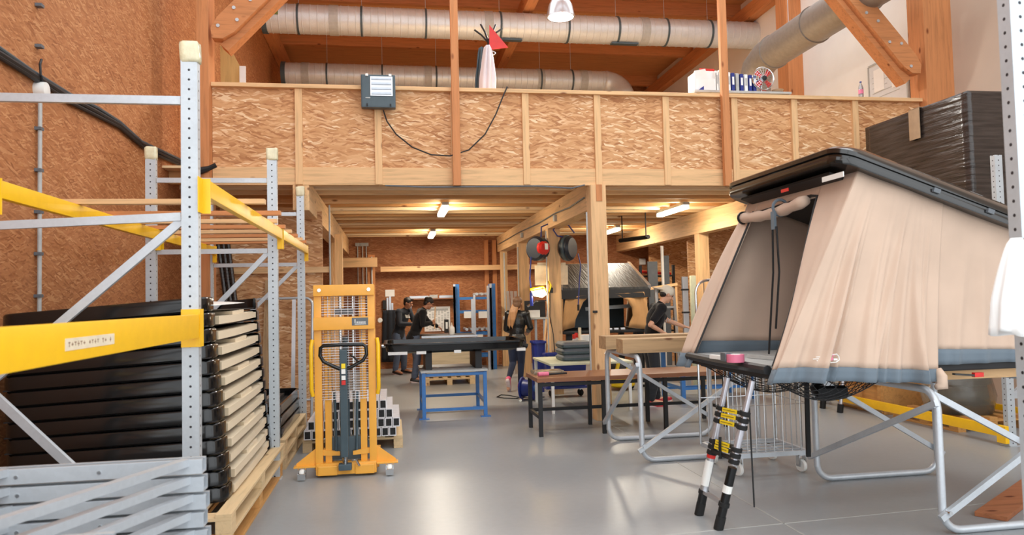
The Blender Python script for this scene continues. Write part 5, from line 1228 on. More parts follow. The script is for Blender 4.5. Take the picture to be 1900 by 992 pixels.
# glass-fronted shelf and leaning things behind the woman
q0, q1 = onY(984, 591, 13.2), onY(1017, 557, 13.2)
t = thing('metal_shelf', 'metal framed shelf with sloping side hung behind the walking woman', 'shelf', (q0.x, 13.2, q0.z))
b = MB(); b.tube([V((q0.x, 13.2, q0.z)), V((q1.x-.03, 13.2, q0.z)), V((q1.x, 13.2, q1.z)), V((q0.x+.12, 13.2, q1.z)), V((q0.x-.05, 13.2, q1.z-.1))], .02, 8); b.build('frame', 'chrome', t)
MB().bb(q0.x-.05, q1.x-.02, 13.18, 13.45, q0.z-.01, q0.z+.02).build('tray', 'lgrey', t); MB().bb(q0.x, q0.x+.2, 13.3, 13.4, q0.z+.021, q0.z+.15).build('paper_stack', 'paper', t)
MB().bb(q0.x-.05, q1.x, 13.46, 13.5, q0.z-.02, q1.z).build('back_plate', 'blackm', t)
MB().bb(q0.x+.1, q0.x+.14, 13.3, 13.34, .0, q0.z-.01).bb(q0.x+.26, q0.x+.3, 13.3, 13.34, .0, q0.z-.01).build('stand_legs', 'galv', t)
for k, (pa, pb) in enumerate((((1000, 690), (1014, 592)), ((1008, 690), (1018, 600)))):
    A, Bq = onY(*pa, 12.75), onY(*pb, 12.9); A.z = .01; tag(MB().tube([A, Bq], .018, 8).build('wooden_pole', 'pine_z', smooth=True), ('left', 'right')[k]+' of the two wooden poles leaning at the second post', 'pole')
for k in range(3):
    A, Bq = onY(950+7*k, 650, 15.9), onY(942+7*k, 540, 16.1); A.z = .01; tag(MB().beam(A, Bq, .06, .03, up=(0, 1, 0)).build('metal_profile', 'alu'), ('left', 'middle', 'right')[k]+' of the dark metal profiles leaning behind the woman', 'profile')

# ------------------------------------------------------------------ blue work table with black tray on pads
def legtable(label, x0, x1, y0, y1, zt, top, leg, lw=.05, th=.03, rails=(), feet=False, n=2, name='work_table', topmat=None):
    t = thing(name, label, 'table', ((x0+x1)/2, (y0+y1)/2, 0))
    MB().bb(x0-.04, x1+.04, y0-.04, y1+.04, zt-th, zt, bev=.004).build('tabletop', top, t)
    for i in range(n):
        for y in (y0, y1):
            x = x0+(x1-x0)*i/(n-1); l = MB().bb(x-lw/2, x+lw/2, y-lw/2, y+lw/2, .006 if feet else 0, zt-th).build('leg', leg, t)
            if feet: MB().bb(x-.07, x+.07, y-.05, y+.05, 0, .012).build('foot_plate', leg, l)
    for (a, b_, z) in rails:      # named sides
        A = {'f0': (x0, y0), 'f1': (x1, y0), 'b0': (x0, y1), 'b1': (x1, y1)}[a]; Bq = {'f0': (x0, y0), 'f1': (x1, y0), 'b0': (x0, y1), 'b1': (x1, y1)}[b_]
        MB().beam((*A, z), (*Bq, z), .035, .04).build('rail', leg, t)
    return t
bz = onY(840, 686, 10.3).z
legtable('blue framed work table with pale top under the long black tray', .42, 1.27, 10.32, 11.25, bz, 'lgrey', 'blue', rails=(('f0', 'f1', bz-.06), ('b0', 'b1', .2), ('f0', 'b0', .2), ('f1', 'b1', .2), ('b0', 'b1', bz-.06), ('f0', 'b0', bz-.06), ('f1', 'b1', bz-.06), ('f0', 'f1', .12)), feet=True)
q0, q1 = onY(712, 660, 10.35), onY(977, 655, 10.35); zt0 = q0.z+.02
for k, px in enumerate((782, 899)):
    x = onY(px, 670, 10.5).x; x = min(max(x, .5), 1.2); tag(MB().bb(x-.045, x+.045, 10.42, 11.2, bz+.001, zt0-.001).build('support_block', 'blackm', org=(x, 10.5, bz)), ('left', 'right')[k]+' black padded block between the blue table and the long tray', 'block')
tr = thing('tray', 'long black shell tray resting on two blocks over the blue table', 'tray', ((q0.x+q1.x)/2, 10.9, zt0))
def trayring(x0, x1, y0, y1, r, z, n=5):
    p = []
    for ax, ay, a0 in ((x1-r, y1-r, 0), (x0+r, y1-r, PI/2), (x0+r, y0+r, PI), (x1-r, y0+r, 1.5*PI)):
        p += [V((ax+r*math.cos(a0+PI/2*i/n), ay+r*math.sin(a0+PI/2*i/n), z)) for i in range(n+1)]
    return p
a, c_ = q0.x, q1.x; ya, yb = 10.3, 11.5; hh = .14
rings_mesh([trayring(a+.1, c_-.1, ya+.08, yb-.08, .1, zt0), trayring(a+.04, c_-.04, ya+.03, yb-.03, .12, zt0+.03), trayring(a+.02, c_-.02, ya+.02, yb-.02, .12, zt0+hh-.03), trayring(a, c_, ya, yb, .13, zt0+hh-.025), trayring(a, c_, ya, yb, .13, zt0+hh), trayring(a+.05, c_-.05, ya+.05, yb-.05, .1, zt0+hh), trayring(a+.06, c_-.06, ya+.06, yb-.06, .1, zt0+.03)]).build('shell', 'black', tr, smooth=True)
for k, (p0, p1) in enumerate(((720, 756), (773, 791), (843, 856), (960, 976))):
    x0, x1 = onY(p0, 660, ya).x, onY(p1, 660, ya).x; MB().bb(x0, x1, ya+.02, ya+.1, zt0-.012, zt0+.028).build('foam_strip', 'white', tr)
MB().cyl((a-.03, ya+.4, zt0+.1), (a+.02, ya+.4, zt0+.1), .03, n=10).build('latch', 'chrome', tr); MB().cyl((c_-.02, ya+.3, zt0+.06), (c_+.06, ya+.3, zt0+.03), .035, n=10).build('hinge', 'blackm', tr)

# ------------------------------------------------------------------ far bench, bottle, chart, blue rack on the back wall
YW = 14.4
z1 = onY(835, 622, YW).z; z2 = onY(835, 640, YW).z
xa, xb = onY(781, 630, YW).x, onY(884, 630, YW).x
bn = thing('assembly_bench', 'wooden framed assembly bench with dark top where two men work', 'workbench', ((xa+xb)/2, YW+.5, .15))
MB().bb(xa+.02, xb, YW-.05, YW+.95, z1-.03, z1, bev=.004).build('bench_top', 'blackm', bn); MB().bb(xa+.01, xb+.02, YW-.07, YW-.05, z1-.035, z1+.004).build('edge_strip', 'alu', bn)
MB().bb(xa+.05, xb-.02, YW, YW+.9, z2-.02, z1-.03, bev=.004).build('frame_box', 'pine_x', bn)
MB().bb(xa+.1, xb-.1, YW+.08, YW+.85, .152, z2-.021, bev=.004).build('cabinet', wood('greyish ply', (196, 180, 150), 'x', knots=False), bn)
x = onY(806, 630, YW).x; MB().bb(x-.06, x+.08, YW-.012, YW, z2, z1-.04).build('label', 'paper', bn)
P = thing('pallet', 'wooden pallet on the floor under the far assembly bench', 'pallet', ((xa+xb)/2, YW+.5, 0)); pallet(P, xa+.05, xb-.05, YW-.05, YW+.9, 0, 'y', deck=6)
q = onY(837, 622, YW+.5); b0 = V((q.x, YW+.3, z1+.001)); t = thing('bottle', 'white glue bottle standing on the far assembly bench', 'bottle', b0)
MB().lathe([(.055, 0), (.06, .01), (.06, .12), (.05, .15), (.02, .17), (.018, .19)], b0, 'z', 16).build('body', 'white', t, smooth=True); MB().cyl(b0+V((0, 0, .19)), b0+V((0, 0, .24)), .016, .008, n=10).build('nozzle', 'cream', t)
q0, q1 = onY(788, 615, 18.3), onY(835, 568, 18.3)
t = thing('wall_chart', 'large white planning chart on the brown back wall', 'chart', q0)
MB().bb(q0.x, q1.x, 18.33, 18.349, q0.z, q1.z).build('sheet', 'paper', t)
b = MB(); w = q1.x-q0.x; h = q1.z-q0.z
for i in range(8):
    for j in range(13):
        if (i*7+j*3) % 5: b.bb(q0.x+w*(.06+.118*i), q0.x+w*(.06+.118*i+.075), 18.326, 18.33, q0.z+h*(.05+.062*j), q0.z+h*(.05+.062*j+.03))
b.build('lettering', 'lgrey', t); MB().bb(q0.x+.05, q1.x-.05, 18.326, 18.33, q1.z-.1, q1.z-.05).build('heading', 'lgrey', t)
zsh = onY(800, 618, 18.).z
MBs = thing('wall_shelf', 'dark wall shelf below the planning chart', 'shelf', (q0.x, 18.1, zsh)); MB().bb(q0.x-.1, q1.x+.2, 17.9, 18.345, zsh-.04, zsh).build('board', 'brown', MBs); MB().bb(q0.x+.1, q0.x+.13, 18.0, 18.345, zsh-.3, zsh-.04).bb(q1.x, q1.x+.03, 18., 18.345, zsh-.3, zsh-.04).build('brackets', 'dgrey', MBs)
a = onY(829, 615, 17.95); t = thing('binder', 'black lever arch binder standing on the shelf by the chart', 'binder', (a.x, 17.95, zsh)); MB().bb(a.x-.045, a.x+.045, 17.93, 18.2, zsh+.001, zsh+.32).build('cover', 'blackm', t); MB().bb(a.x-.025, a.x+.025, 17.925, 17.93, zsh+.1, zsh+.26).build('spine_label', 'paper', t)
a, b_ = onY(760, 553, 18.2), onY(846, 553, 18.2)
t = thing('wall_shelf', 'narrow high wall shelf with silver profiles above the planning chart', 'shelf', a); MB().bb(a.x, b_.x, 18.1, 18.345, a.z-.04, a.z-.01).build('board', 'brown', t)
for k, (p0, p1, mt) in enumerate(((760, 795, 'alu'), (797, 812, 'lgrey'), (815, 844, 'alu'))):
    u0, u1 = onY(p0, 552, 18.15).x, onY(p1, 552, 18.15).x; tag(MB().bb(u0, u1, 18.13, 18.2, a.z-.009, a.z+.05+.02*(k == 1)).build('metal_profile', mt, org=(u0, 18.1, a.z)), ('left', 'middle', 'right')[k]+' metal profile on the narrow high wall shelf', 'profile')
q0, q1 = onY(715, 550, 18.3), onY(732, 537, 18.3); tag(MB().bb(q0.x, q1.x, 18.335, 18.349, q0.z, q1.z).build('notice', 'paper', org=q0), 'white notice sheet on the back wall above the men', 'notice')
for k, (px, y0, y1) in enumerate(((719, 552, 575), (724, 550, 592), (728, 562, 578), (762, 560, 572), (843, 560, 580))):
    q0, q1 = onY(px-1.5, y1, 18.3), onY(px+1.5, y0, 18.3); tag(MB().bb(q0.x, q1.x, 18.31, 18.349, q0.z, q1.z).build('wall_strip', 'alu', org=q0), ('leftmost', 'second', 'third', 'fourth', 'rightmost')[k]+' of the silver strips hung on the back wall around the men', 'strip')
q = onY(713, 565, 18.3); tag(MB().box((q.x, 18.318, q.z), (.08, .06, .22), bev=.01).build('torch', 'blackm', org=q), 'small black holder on the back wall beside the left back post', 'holder')
# blue profile rack
YR = 17.2
xa, xb = onY(850, 600, YR).x, onY(917, 600, YR).x; zt0 = onY(852, 527, YR).z
rk = thing('profile_rack', 'tall blue rack holding silver profiles and two white sheets', 'rack', ((xa+xb)/2, YR+.3, 0))
for x in (xa, xb):
    for y in (YR, YR+.6): MB().bb(x-.04, x+.04, y-.03, y+.03, 0, zt0).build('post', 'blue', rk)
for py in (553, 578, 619, 660):
    z = onY(880, py, YR).z
    for y in (YR, YR+.6): MB().bb(xa+.04, xb-.04, y-.02, y+.02, z-.03, z+.03).build('crossbar', 'blue', rk)
    for x in (xa, xb): MB().bb(x-.02, x+.02, YR+.03, YR+.57, z-.03, z+.03).build('side_bar', 'blue', rk)
k = 0
for px in (846, 849, 874, 878, 903, 908, 912):
    x = onY(px, 600, YR+.25).x; z0 = .05 if px not in (874, 878) else .9; ztp = zt0-.05*(k % 3)
    x = min(max(x, xa-.14), xb-.08)
    if xa-.05 < x < xa+.05: x = xa-.08
    tag(MB().bb(x-.025, x+.025, YR-.1, YR-.05, 0.0, ztp-(.25 if px in (874, 878) else 0)).build('metal_profile', 'alu', org=(x, YR, 0)), ('leftmost', 'second', 'third', 'fourth', 'fifth', 'sixth', 'rightmost')[k]+' of the upright silver profiles at the blue rack', 'profile', 'upright profiles at the blue rack'); k += 1
for k, (p0, p1) in enumerate(((861, 880), (888, 905))):
    q0, q1 = onY(p0, 590, YR-.03), onY(p1, 577, YR-.03); tag(MB().bb(q0.x, q1.x, YR-.04, YR-.032, q0.z, q1.z).build('sheet', 'paper', org=q0), ('left', 'right')[k]+' white sheet on the middle of the blue rack', 'sheet')
q0, q1 = onY(885, 632, YR-.03), onY(896, 620, YR-.03); tag(MB().bb(q0.x, q1.x, YR-.04, YR-.032, q0.z, q1.z).build('sheet', 'paper', org=q0), 'small white sheet low on the blue rack', 'sheet')
for row, py in ((0, 551), (1, 616)):
    z = onY(880, py, YR).z
    for k in range(6):
        x = xa+.2+.12*k+(.25 if row == 0 else 0); 
        if x < xb-.08: tag(MB().cyl((x, YR-.02, z+.07), (x, YR+.6, z+.07), .035, n=8).build('metal_tube', 'galv', org=(x, YR, z)), 'round tube lying in the %s level of the blue rack, %s from left' % (('upper', 'lower')[row], ('first', 'second', 'third', 'fourth', 'fifth', 'sixth')[k]), 'tube', 'tubes in the blue rack')

# ------------------------------------------------------------------ pale table, cases, bins, reel, vacuum
zp = onY(1057, 673, 10.25).z
legtable('pale topped table with white legs behind the central post', 2.22, 3.35, 10.25, 11.45, zp, 'pale_table', 'white', lw=.04, th=.03)
q0, q1 = onY(1038, 664, 10.7), onY(1097, 664, 10.7)
for k in range(3):
    z = zp+.001+.092*k; t = thing('equipment_case', 'flat dark grey case, %s of three stacked on the pale table' % ('lowest', 'middle', 'topmost')[k], 'case', ((q0.x+q1.x)/2, 10.8, z), 'cases on the pale table')
    rings_mesh([trayring(q0.x+.02, q1.x-.02, 10.52, 10.98, .05, z), trayring(q0.x, q1.x, 10.5, 11., .06, z+.02), trayring(q0.x, q1.x, 10.5, 11., .06, z+.045)]).build('base_shell', 'dgrey', t, smooth=True)
    rings_mesh([trayring(q0.x-.006, q1.x+.006, 10.494, 11.006, .06, z+.046), trayring(q0.x-.006, q1.x+.006, 10.494, 11.006, .06, z+.056), trayring(q0.x+.005, q1.x-.005, 10.505, 10.995, .06, z+.06), trayring(q0.x+.03, q1.x-.03, 10.53, 10.97, .05, z+.088)]).build('lid', 'grey', t, smooth=True)
def bottle(px, y, lbl, mat, cap, s=1.):
    q = onY(px, 650, y); b0 = V((q.x, y, zp+.001)); t = thing('bottle', lbl, 'bottle', b0)
    MB().lathe([(.04*s, 0), (.042*s, .01), (.042*s, .16*s), (.03*s, .2*s), (.014*s, .23*s)], b0, 'z', 14).build('body', mat, t, smooth=True); MB().cyl(b0+V((0, 0, .225*s)), b0+V((0, 0, .28*s)), .02*s, n=10).build('cap', cap, t)
bottle(1066, 11.25, 'clear bottle with red cap on the pale table', 'lgrey', 'red', 1.25); bottle(1070, 11.38, 'second clear bottle with red cap behind the first on the pale table', 'lgrey', 'red', 1.3)
q = onY(1088, 640, 11.2); tag(MB().cyl((q.x, 11.2, zp+.001), (q.x, 11.2, zp+.34), .09, n=18).build('paper_roll', 'paper', smooth=True, org=(q.x, 11.2, zp)), 'white paper roll standing on the pale table by the central post', 'paper roll')
q = onY(1077, 640, 11.3); tag(MB().bb(q.x-.018, q.x+.018, 11.3, 11.34, zp+.001, zp+.45).build('stick', 'cream', org=(q.x, 11.3, zp)), 'thin pale stick standing on the pale table', 'stick')
def bin_(label, x0, x1, y0, y1, z0, z1, wheels=False):
    t = thing('plastic_bin', label, 'bin', ((x0+x1)/2, (y0+y1)/2, 0)); b = MB(); w = .03; tp = .03
    rr_ = [trayring(x0+tp, x1-tp, y0+tp, y1-tp, .05, z0), trayring(x0, x1, y0, y1, .06, z1-.04), trayring(x0-.02, x1+.02, y0-.02, y1+.02, .06, z1-.035), trayring(x0-.02, x1+.02, y0-.02, y1+.02, .06, z1), trayring(x0+.02, x1-.02, y0+.02, y1-.02, .05, z1), trayring(x0+tp+.03, x1-tp-.03, y0+tp+.03, y1-tp-.03, .04, z0+.03)]
    rings_mesh(rr_).build('tub', 'dblue', t, smooth=True)
    if wheels:
        for x in (x0+.1, x1-.1):
            for y in (y0+.1, y1-.1): MB().lathe([(0, -.02), (.05, -.02), (.06, 0), (.05, .02), (0, .02)], (x, y, .06), (1, .4, 0), 14).build('caster_wheel', 'rubber', t, smooth=True); MB().bb(x-.02, x+.02, y-.02, y+.02, .1, z0+.02).build('caster_stem', 'chrome', t)
        MB().bb(x0-.01, x1+.01, y0-.01, y1+.01, z0-.03, z0+.0).build('skid_plate', 'dblue', t)
x0, x1 = onY(1012, 700, 11.95).x, onY(1088, 700, 11.95).x
bin_('large dark blue wheeled bin under the pale table', x0, x1, 11.85, 12.1, .17, .72, True)
x0, x1 = onY(986, 660, 12.9).x, onY(1007, 660, 12.9).x
bin_('small blue bin left of the large blue wheeled bin', x0, x1, 12.6, 12.95, .0, .88)
q = onY(981, 722, 11.7); c = V((q.x, 11.75, .19)); t = thing('cable_reel', 'blue cable reel on the floor behind the brown table', 'cable reel', (c.x, c.y, 0))
ax = V((.85, -.5, 0)).normalized()
for s in (-.1, .1): MB().lathe([(.0, -.012), (.17, -.012), (.18, 0), (.17, .012), (0, .012)], c+ax*s, ax, 22).build('flange', 'dblue', t, smooth=True)
MB().lathe([(.13, -.09), (.14, -.05), (.13, 0), (.14, .05), (.13, .09)], c, ax, 20).build('wound_cable', 'navy', t, smooth=True)
MB().tube([c+ax*.13+V((0, 0, .1)), c+ax*.2+V((0, 0, -.185)), c-ax*.16+V((0, 0, -.185)), c-ax*.13+V((0, 0, .1))], .012, 6).build('stand', 'chrome', t); MB().lathe([(0, 0), (.06, 0), (.05, .03), (0, .03)], c+ax*.112, ax, 14).build('socket_hub', 'blue', t)
fl = [onZ(x, y, .008) for x, y in ((975, 735), (958, 739), (935, 738), (922, 736), (930, 732), (945, 733), (960, 736), (985, 738), (1010, 736))]
tag(MB().tube(fl, .008, 6).build('power_cable', 'blackm'), 'thin dark cord looping on the floor beside the cable reel', 'cord')
q = onZ(1152, 722, 0); t = thing('vacuum_cleaner', 'yellow and black vacuum cleaner under the planks', 'vacuum', (q.x, q.y, 0))
MB().lathe([(.0, .05), (.2, .05), (.25, .08), (.25, .2), (.2, .26), (0, .26)], (q.x, q.y, 0), 'z', 22).build('base_tub', 'dirt', t, smooth=True)
MB().lathe([(.2, .262), (.2, .4), (.19, .45), (.12, .52), (0, .53)], (q.x, q.y, 0), 'z', 22).build('motor_head', 'blackm', t, smooth=True)
for s in (-.1, .08): MB().box((q.x+s, q.y-.16, .42), (.05, .09, .22), ry=.25, bev=.01).build('yellow_fin', 'dirt', t)
for s in (-1, 1): MB().lathe([(0, -.02), (.07, -.02), (.075, 0), (.07, .02), (0, .02)], (q.x+s*.22, q.y+.05, .075), 'x', 16).build('wheel', 'rubber', t, smooth=True)
MB().tube([V((q.x+.2, q.y-.1, .3)), V((q.x+.4, q.y-.2, .35)), V((q.x+.5, q.y-.1, .05)), V((q.x+.42, q.y+.2, .03))], .025, 8).build('hose', 'rubber', t)
# brown table
zt0 = onY(1000, 702, 8.55).z; x0 = onY(1000, 700, 8.55).x
t = legtable('long brown topped table with black legs in front of the central post', x0+.02, 4.02, 8.6, 9.25, zt0, 'brown', 'blackm', lw=.045, th=.05, n=4, rails=(('b0', 'b1', .22), ('f0', 'b0', .22), ('f1', 'b1', .22), ('f0', 'f1', zt0-.08)))
q = onY(985, 690, 8.9); tag(MB().bb(x0+.02, x0+.4, 8.95, 9.2, zt0+.001, zt0+.045, bev=.015).build('parts_bag', m.setdefault('filmclear', plain('thin clear film', (200, 190, 170), .15, trans=.85, bump=.5)), org=(x0, 9, zt0)), 'flat clear bag at the left end of the brown table', 'bag')
t = thing('hand_tool', 'small pink and black tool on the brown table left end', 'tool', (x0+.1, 8.8, zt0)); MB().cyl((x0+.03, 8.75, zt0+.028), (x0+.16, 8.78, zt0+.028), .026, n=10).build('body', 'pink', t); MB().cyl((x0+.165, 8.78, zt0+.022), (x0+.4, 8.83, zt0+.022), .012, n=8).build('shaft', 'blackm', t)
# blue table at the capped man
zc = onY(1250, 648, 11.2).z
legtable('blue framed table where the capped man works', 4.35, 5.5, 10.75, 11.55, zc, 'lgrey', 'blue', lw=.06, rails=(('f0', 'f1', .2), ('b0', 'b1', .35), ('f0', 'b0', .2), ('f1', 'b1', .2), ('b0', 'b1', .12)))
tag(MB().bb(4.45, 5.2, 10.85, 11.4, zc+.001, zc+.14, bev=.01).build('part_board', 'raw_x', org=(4.6, 11, zc)), 'wooden piece on the blue table under the hands of the capped man', 'board')
b0 = onY(1170, 655, 11.6); tag(MB().lathe([(.05, 0), (.06, .03), (.05, .12), (.02, .2), (.02, .24)], (2.95, 11.1, zp+.001), 'z', 12).build('spray_bottle', m.setdefault('teal', plain('teal plastic', (30, 120, 104), .4)), smooth=True), 'small teal bottle on the pale table right of the central post', 'bottle')

# ------------------------------------------------------------------ far tent wrapped in clear film
FY = 13.4
ft = thing('rooftop_tent', 'smaller brown rooftop tent with clear-wrapped silver lid, behind the central post', 'tent', (onY(1120, 610, FY).x, FY+.7, 1.0))
B = lambda px, py, y=FY: onY(px, py, y)
zb_ = B(1120, 612).z; xa, xb = B(1045, 600).x, B(1205, 600).x
MB().bb(xa, xb, FY, FY+1.5, zb_-.06, zb_, bev=.02).build('floor_panel', 'blackm', ft)
rim = [B(1043, 547), B(1204, 533)]; zr0 = (rim[0].z+rim[1].z)/2; up = B(1110, 494, FY+1.3).z
L = [V((xa-.02, FY, zr0)), V((xb+.02, FY, zr0)), V((B(1172, 494, FY+1.3).x, FY+1.5, up)), V((B(1048, 500, FY+1.3).x, FY+1.5, up))]
MB().prism(L, (0, .0, .07)).build('lid', 'clearwrap', ft)
MB().beam(L[0]+V((0, -.02, -.05)), L[1]+V((0, -.02, -.05)), .06, .16).build('lid_rim', 'blackm', ft)
for s in (0, 1): MB().beam(L[s]+V((0, 0, .05)), L[3-s]+V((0, 0, .05)), .06, .1).build('lid_edge', 'alu', ft)
# canvas front with a big dark opening, side wall
def oval(i, n=20):
    P_ = [(1066, 607), (1068, 592), (1075, 576), (1082, 560), (1092, 551), (1110, 547), (1130, 547), (1150, 549), (1163, 556), (1172, 570), (1174, 585), (1168, 598), (1166, 607)]
    return P_[i]
P_ = [oval(i) for i in range(13)]
outer = [(1043, 613), (1043, 600), (1046, 580), (1048, 562), (1050, 548), (1095, 546), (1125, 545), (1165, 543), (1195, 541), (1200, 562), (1204, 585), (1208, 602), (1204, 611)]
b = MB()
def fr(i, v): 
    p, q = V((*outer[i], 0)), V((*P_[i], 0)); r_ = p.lerp(q, v); return onY(r_.x, r_.y, FY-.03-.02*math.sin(v*7+i))
R = [[b.b.verts.new(fr(i, v/6)) for v in range(7)] for i in range(13)]
for A, Bq in zip(R, R[1:]):
    for j in range(6): b.b.faces.new((A[j], A[j+1], Bq[j+1], Bq[j]))
b.build('front_canvas', 'tan_d', ft, smooth='all', thick=.01)
MB().grid(lambda u, v: V((lerp(lerp(xb, xb-.1, v), lerp(xb+.02, L[2].x, v), u)+.03*math.sin(u*12)*(1-v), lerp(FY-.02, FY+1.45, u), lerp(zb_, lerp(zr0, up, u), v))), 14, 8).build('side_canvas', 'tan_d', ft, smooth='all', thick=.01)
MB().grid(lambda u, v: V((lerp(xa, L[3].x, u*v), lerp(FY-.02, FY+1.45, u), lerp(zb_, lerp(zr0, up, u), v))), 14, 8).build('side_canvas', 'tan_d', ft, smooth='all', thick=.01)
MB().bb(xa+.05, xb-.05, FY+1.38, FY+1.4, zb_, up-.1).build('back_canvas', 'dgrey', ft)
a, b_ = B(1086, 573, FY+.5), B(1172, 567, FY+.5); MB().beam(a, b_, .02, .07).build('inner_band', 'lgrey', ft)
a = B(1190, 612, FY-.05); 
for k, (x, y) in enumerate(((xa+.15, FY+.2), (xb-.15, FY+.2), (xa+.15, FY+1.3), (xb-.15, FY+1.3))):
    tag(MB().bb(x-.05, x+.05, y-.05, y+.05, 0, zb_-.061).build('support_post', 'blackm', org=(x, y, 0)), ('near left', 'near right', 'far left', 'far right')[k]+' dark post carrying the smaller brown tent', 'post')
a, b_ = B(1120, 612, FY-.25), 0
for k, px in enumerate((1128, 1140, 1152)): 
    q = B(px, 611, FY+.02); tag(MB().box((q.x, FY-.1+.02, zb_+.02), (.09, .08, .04), bev=.01).build('clip', 'alu', org=q), ('left', 'middle', 'right')[k]+' silver clip on the floor edge of the smaller tent', 'clip')

# ------------------------------------------------------------------ shelving and tools at the right rear
SY_ = 14.6
xa, xb = onY(1190, 560, SY_).x, 5.78
su = thing('shelving_unit', 'dark shelving unit with tools behind the capped man', 'shelving', ((xa+xb)/2, SY_, 0))
for x in (xa, xb):
    for y in (SY_, SY_+.5): MB().bb(x-.025, x+.025, y-.025, y+.025, 0, 2.25).build('post', 'blackm', su)
for py in (510, 540, 572, 612): 
    z = onY(1235, py, SY_).z; MB().bb(xa, xb, SY_-.02, SY_+.52, z-.03, z).build('shelf_board', 'blackm', su)
rnd = random.Random(4); k = 0
for py, lst in ((540, ('red', 'dgrey', 'card', 'blackm', 'dirt', 'navy')), (572, ('dgrey', 'kraft', 'grey', 'red', 'blackm')), (612, ('grey', 'navy', 'kraft', 'dgrey'))):
    z = onY(1235, py, SY_).z; n = len(lst)
    for i, mt in enumerate(lst):
        x = xa+.12+(xb-xa-.24)*(i+.5)/n; w = .09+.05*rnd.random(); h = .09+.12*rnd.random()
        cn = {'red': 'red', 'dgrey': 'slate', 'card': 'cardboard', 'blackm': 'black', 'dirt': 'yellow', 'navy': 'blue', 'kraft': 'brown', 'grey': 'grey'}[mt]
        t = thing('storage_box', '%s box on the %s shelf of the dark unit, %s from left' % (cn, {540: 'second', 572: 'third', 612: 'lowest'}[py], ('first', 'second', 'third', 'fourth', 'fifth', 'sixth')[i]), 'box', (x, SY_+.2, z), 'boxes on the dark shelving')
        MB().bb(x-w, x+w, SY_+.05, SY_+.4, z+.001, z+h, bev=.008).build('body', mt, t); MB().bb(x-w-.008, x+w+.008, SY_+.04, SY_+.41, z+h, z+h+.02, bev=.004).build('lid', 'blackm' if mt != 'blackm' else 'grey', t)
z = onY(1235, 510, SY_).z
tag(MB().tube([V((xb-.75, SY_+.1, z+.1)), V((xb-.5, SY_+.1, z+.06)), V((xb-.02, SY_+.1, z+.03))], [.03, .035, .025], 8).build('red_bar', 'red', smooth=True), 'long red tool lying on the top of the dark shelving', 'tool')
tag(MB().ball((xb-.85, SY_+.15, z+.1), (.11, .1, .1)).build('helmet', 'green', smooth=True), 'dull green bundle on top of the dark shelving', 'bundle')
for k, (px, y0, y1, Y, w, mt, nm) in enumerate(((1210, 485, 535, 14.3, .1, 'grey', 'grey upright profile standing at left of the dark shelving'), (1234, 474, 530, 14.35, .07, 'grey', 'taller grey upright profile in front of the dark shelving'),
        (1228, 456, 528, 14.2, .02, 'white', 'thin white upright tube in front of the dark shelving'), (1270, 513, 615, 12.4, .05, 'alu', 'silver strapped profile bundle standing right of the capped man'), (1285, 511, 612, 12.6, .05, 'pale_table', 'pale board standing right of the silver profile bundle'))):
    q = onY(px, y0, Y); o = MB().bb(q.x-w, q.x+w, Y-.03, Y+.03, 0, q.z, bev=.004).build('upright_profile', mt, org=(q.x, Y, 0)); tag(o, nm, 'profile')
    if px == 1270:
        for z in (.9, 1.3, 1.7): MB().bb(q.x-w-.01, q.x+w+.01, Y-.04, Y+.04, z, z+.03).build('strap', 'blackm', o)
ld = thing('step_ladder', 'silver step ladder behind the capped man', 'ladder', (onY(1248, 600, 13.2).x, 13.2, 0))
for px in (1218, 1251): q = onY(px, 535, 13.3); MB().beam((q.x-.03, 13.05, 0), (q.x, 13.35, q.z), .05, .03).build('rail', 'alu', ld)
for py in (535, 570, 597, 640, 680):
    q0, q1 = onY(1218, py, 13.25), onY(1251, py, 13.25); MB().bb(q0.x-.01, q1.x, 13.2-.0+.1*(q0.z-1), 13.28+.1*(q0.z-1), q0.z-.02, q0.z+.02).build('step', 'alu', ld)
a, b_ = onY(1195, 537, 13.7), onY(1255, 527, 13.7); tag(MB().beam(a, b_, .12, .05).build('wood_strip', 'pine_x'), 'pale strip lying across behind the capped man head', 'board')
tag(MB().bb(a.x, a.x+.04, 13.66, 13.74, 0, a.z-.03).build('prop', 'pine_z', org=(a.x, 13.7, 0)), 'left pale prop under the pale strip behind the capped man', 'post'); tag(MB().bb(b_.x-.04, b_.x, 13.66, 13.74, 0, b_.z-.03).build('prop', 'pine_z', org=(b_.x, 13.7, 0)), 'right pale prop under the pale strip behind the capped man', 'post')
q = onY(1192, 485, 18.3); tag(MB().box((q.x, 18.31, q.z), (.16, .07, .16), bev=.01).build('control_box', 'white', org=q), 'small white box on the dark back wall above the smaller tent', 'control box')

# ------------------------------------------------------------------ people
m['blk'] = fabric('black knit', (26, 26, 29)); m['skin'] = plain('skin', (214, 162, 132), .55, var=.05); m['skin2'] = plain('tanned skin', (176, 124, 96), .55, var=.05)
m['tee'] = fabric('black cotton', (28, 27, 30)); m['jean_d'] = fabric('dark grey denim', (46, 48, 52)); m['jean'] = fabric('blue grey denim', (84, 96, 118)); m['navyjean'] = fabric('navy denim', (36, 44, 66))
m['hood'] = fabric('charcoal fleece', (40, 44, 52)); m['leather'] = plain('black leather', (20, 22, 24), .32, bump=.3, scale=40); m['cap'] = fabric('off-white cap cotton', (228, 218, 198))
m['hair_d'] = plain('dark hair', (30, 24, 22), .5, bump=.4, scale=90); m['hair_b'] = wood('blonde hair', (166, 122, 82), 'z', knots=False, var=.35, rough=.5); m['hair_r'] = plain('brown root hair', (110, 78, 54), .5, bump=.4, scale=90)
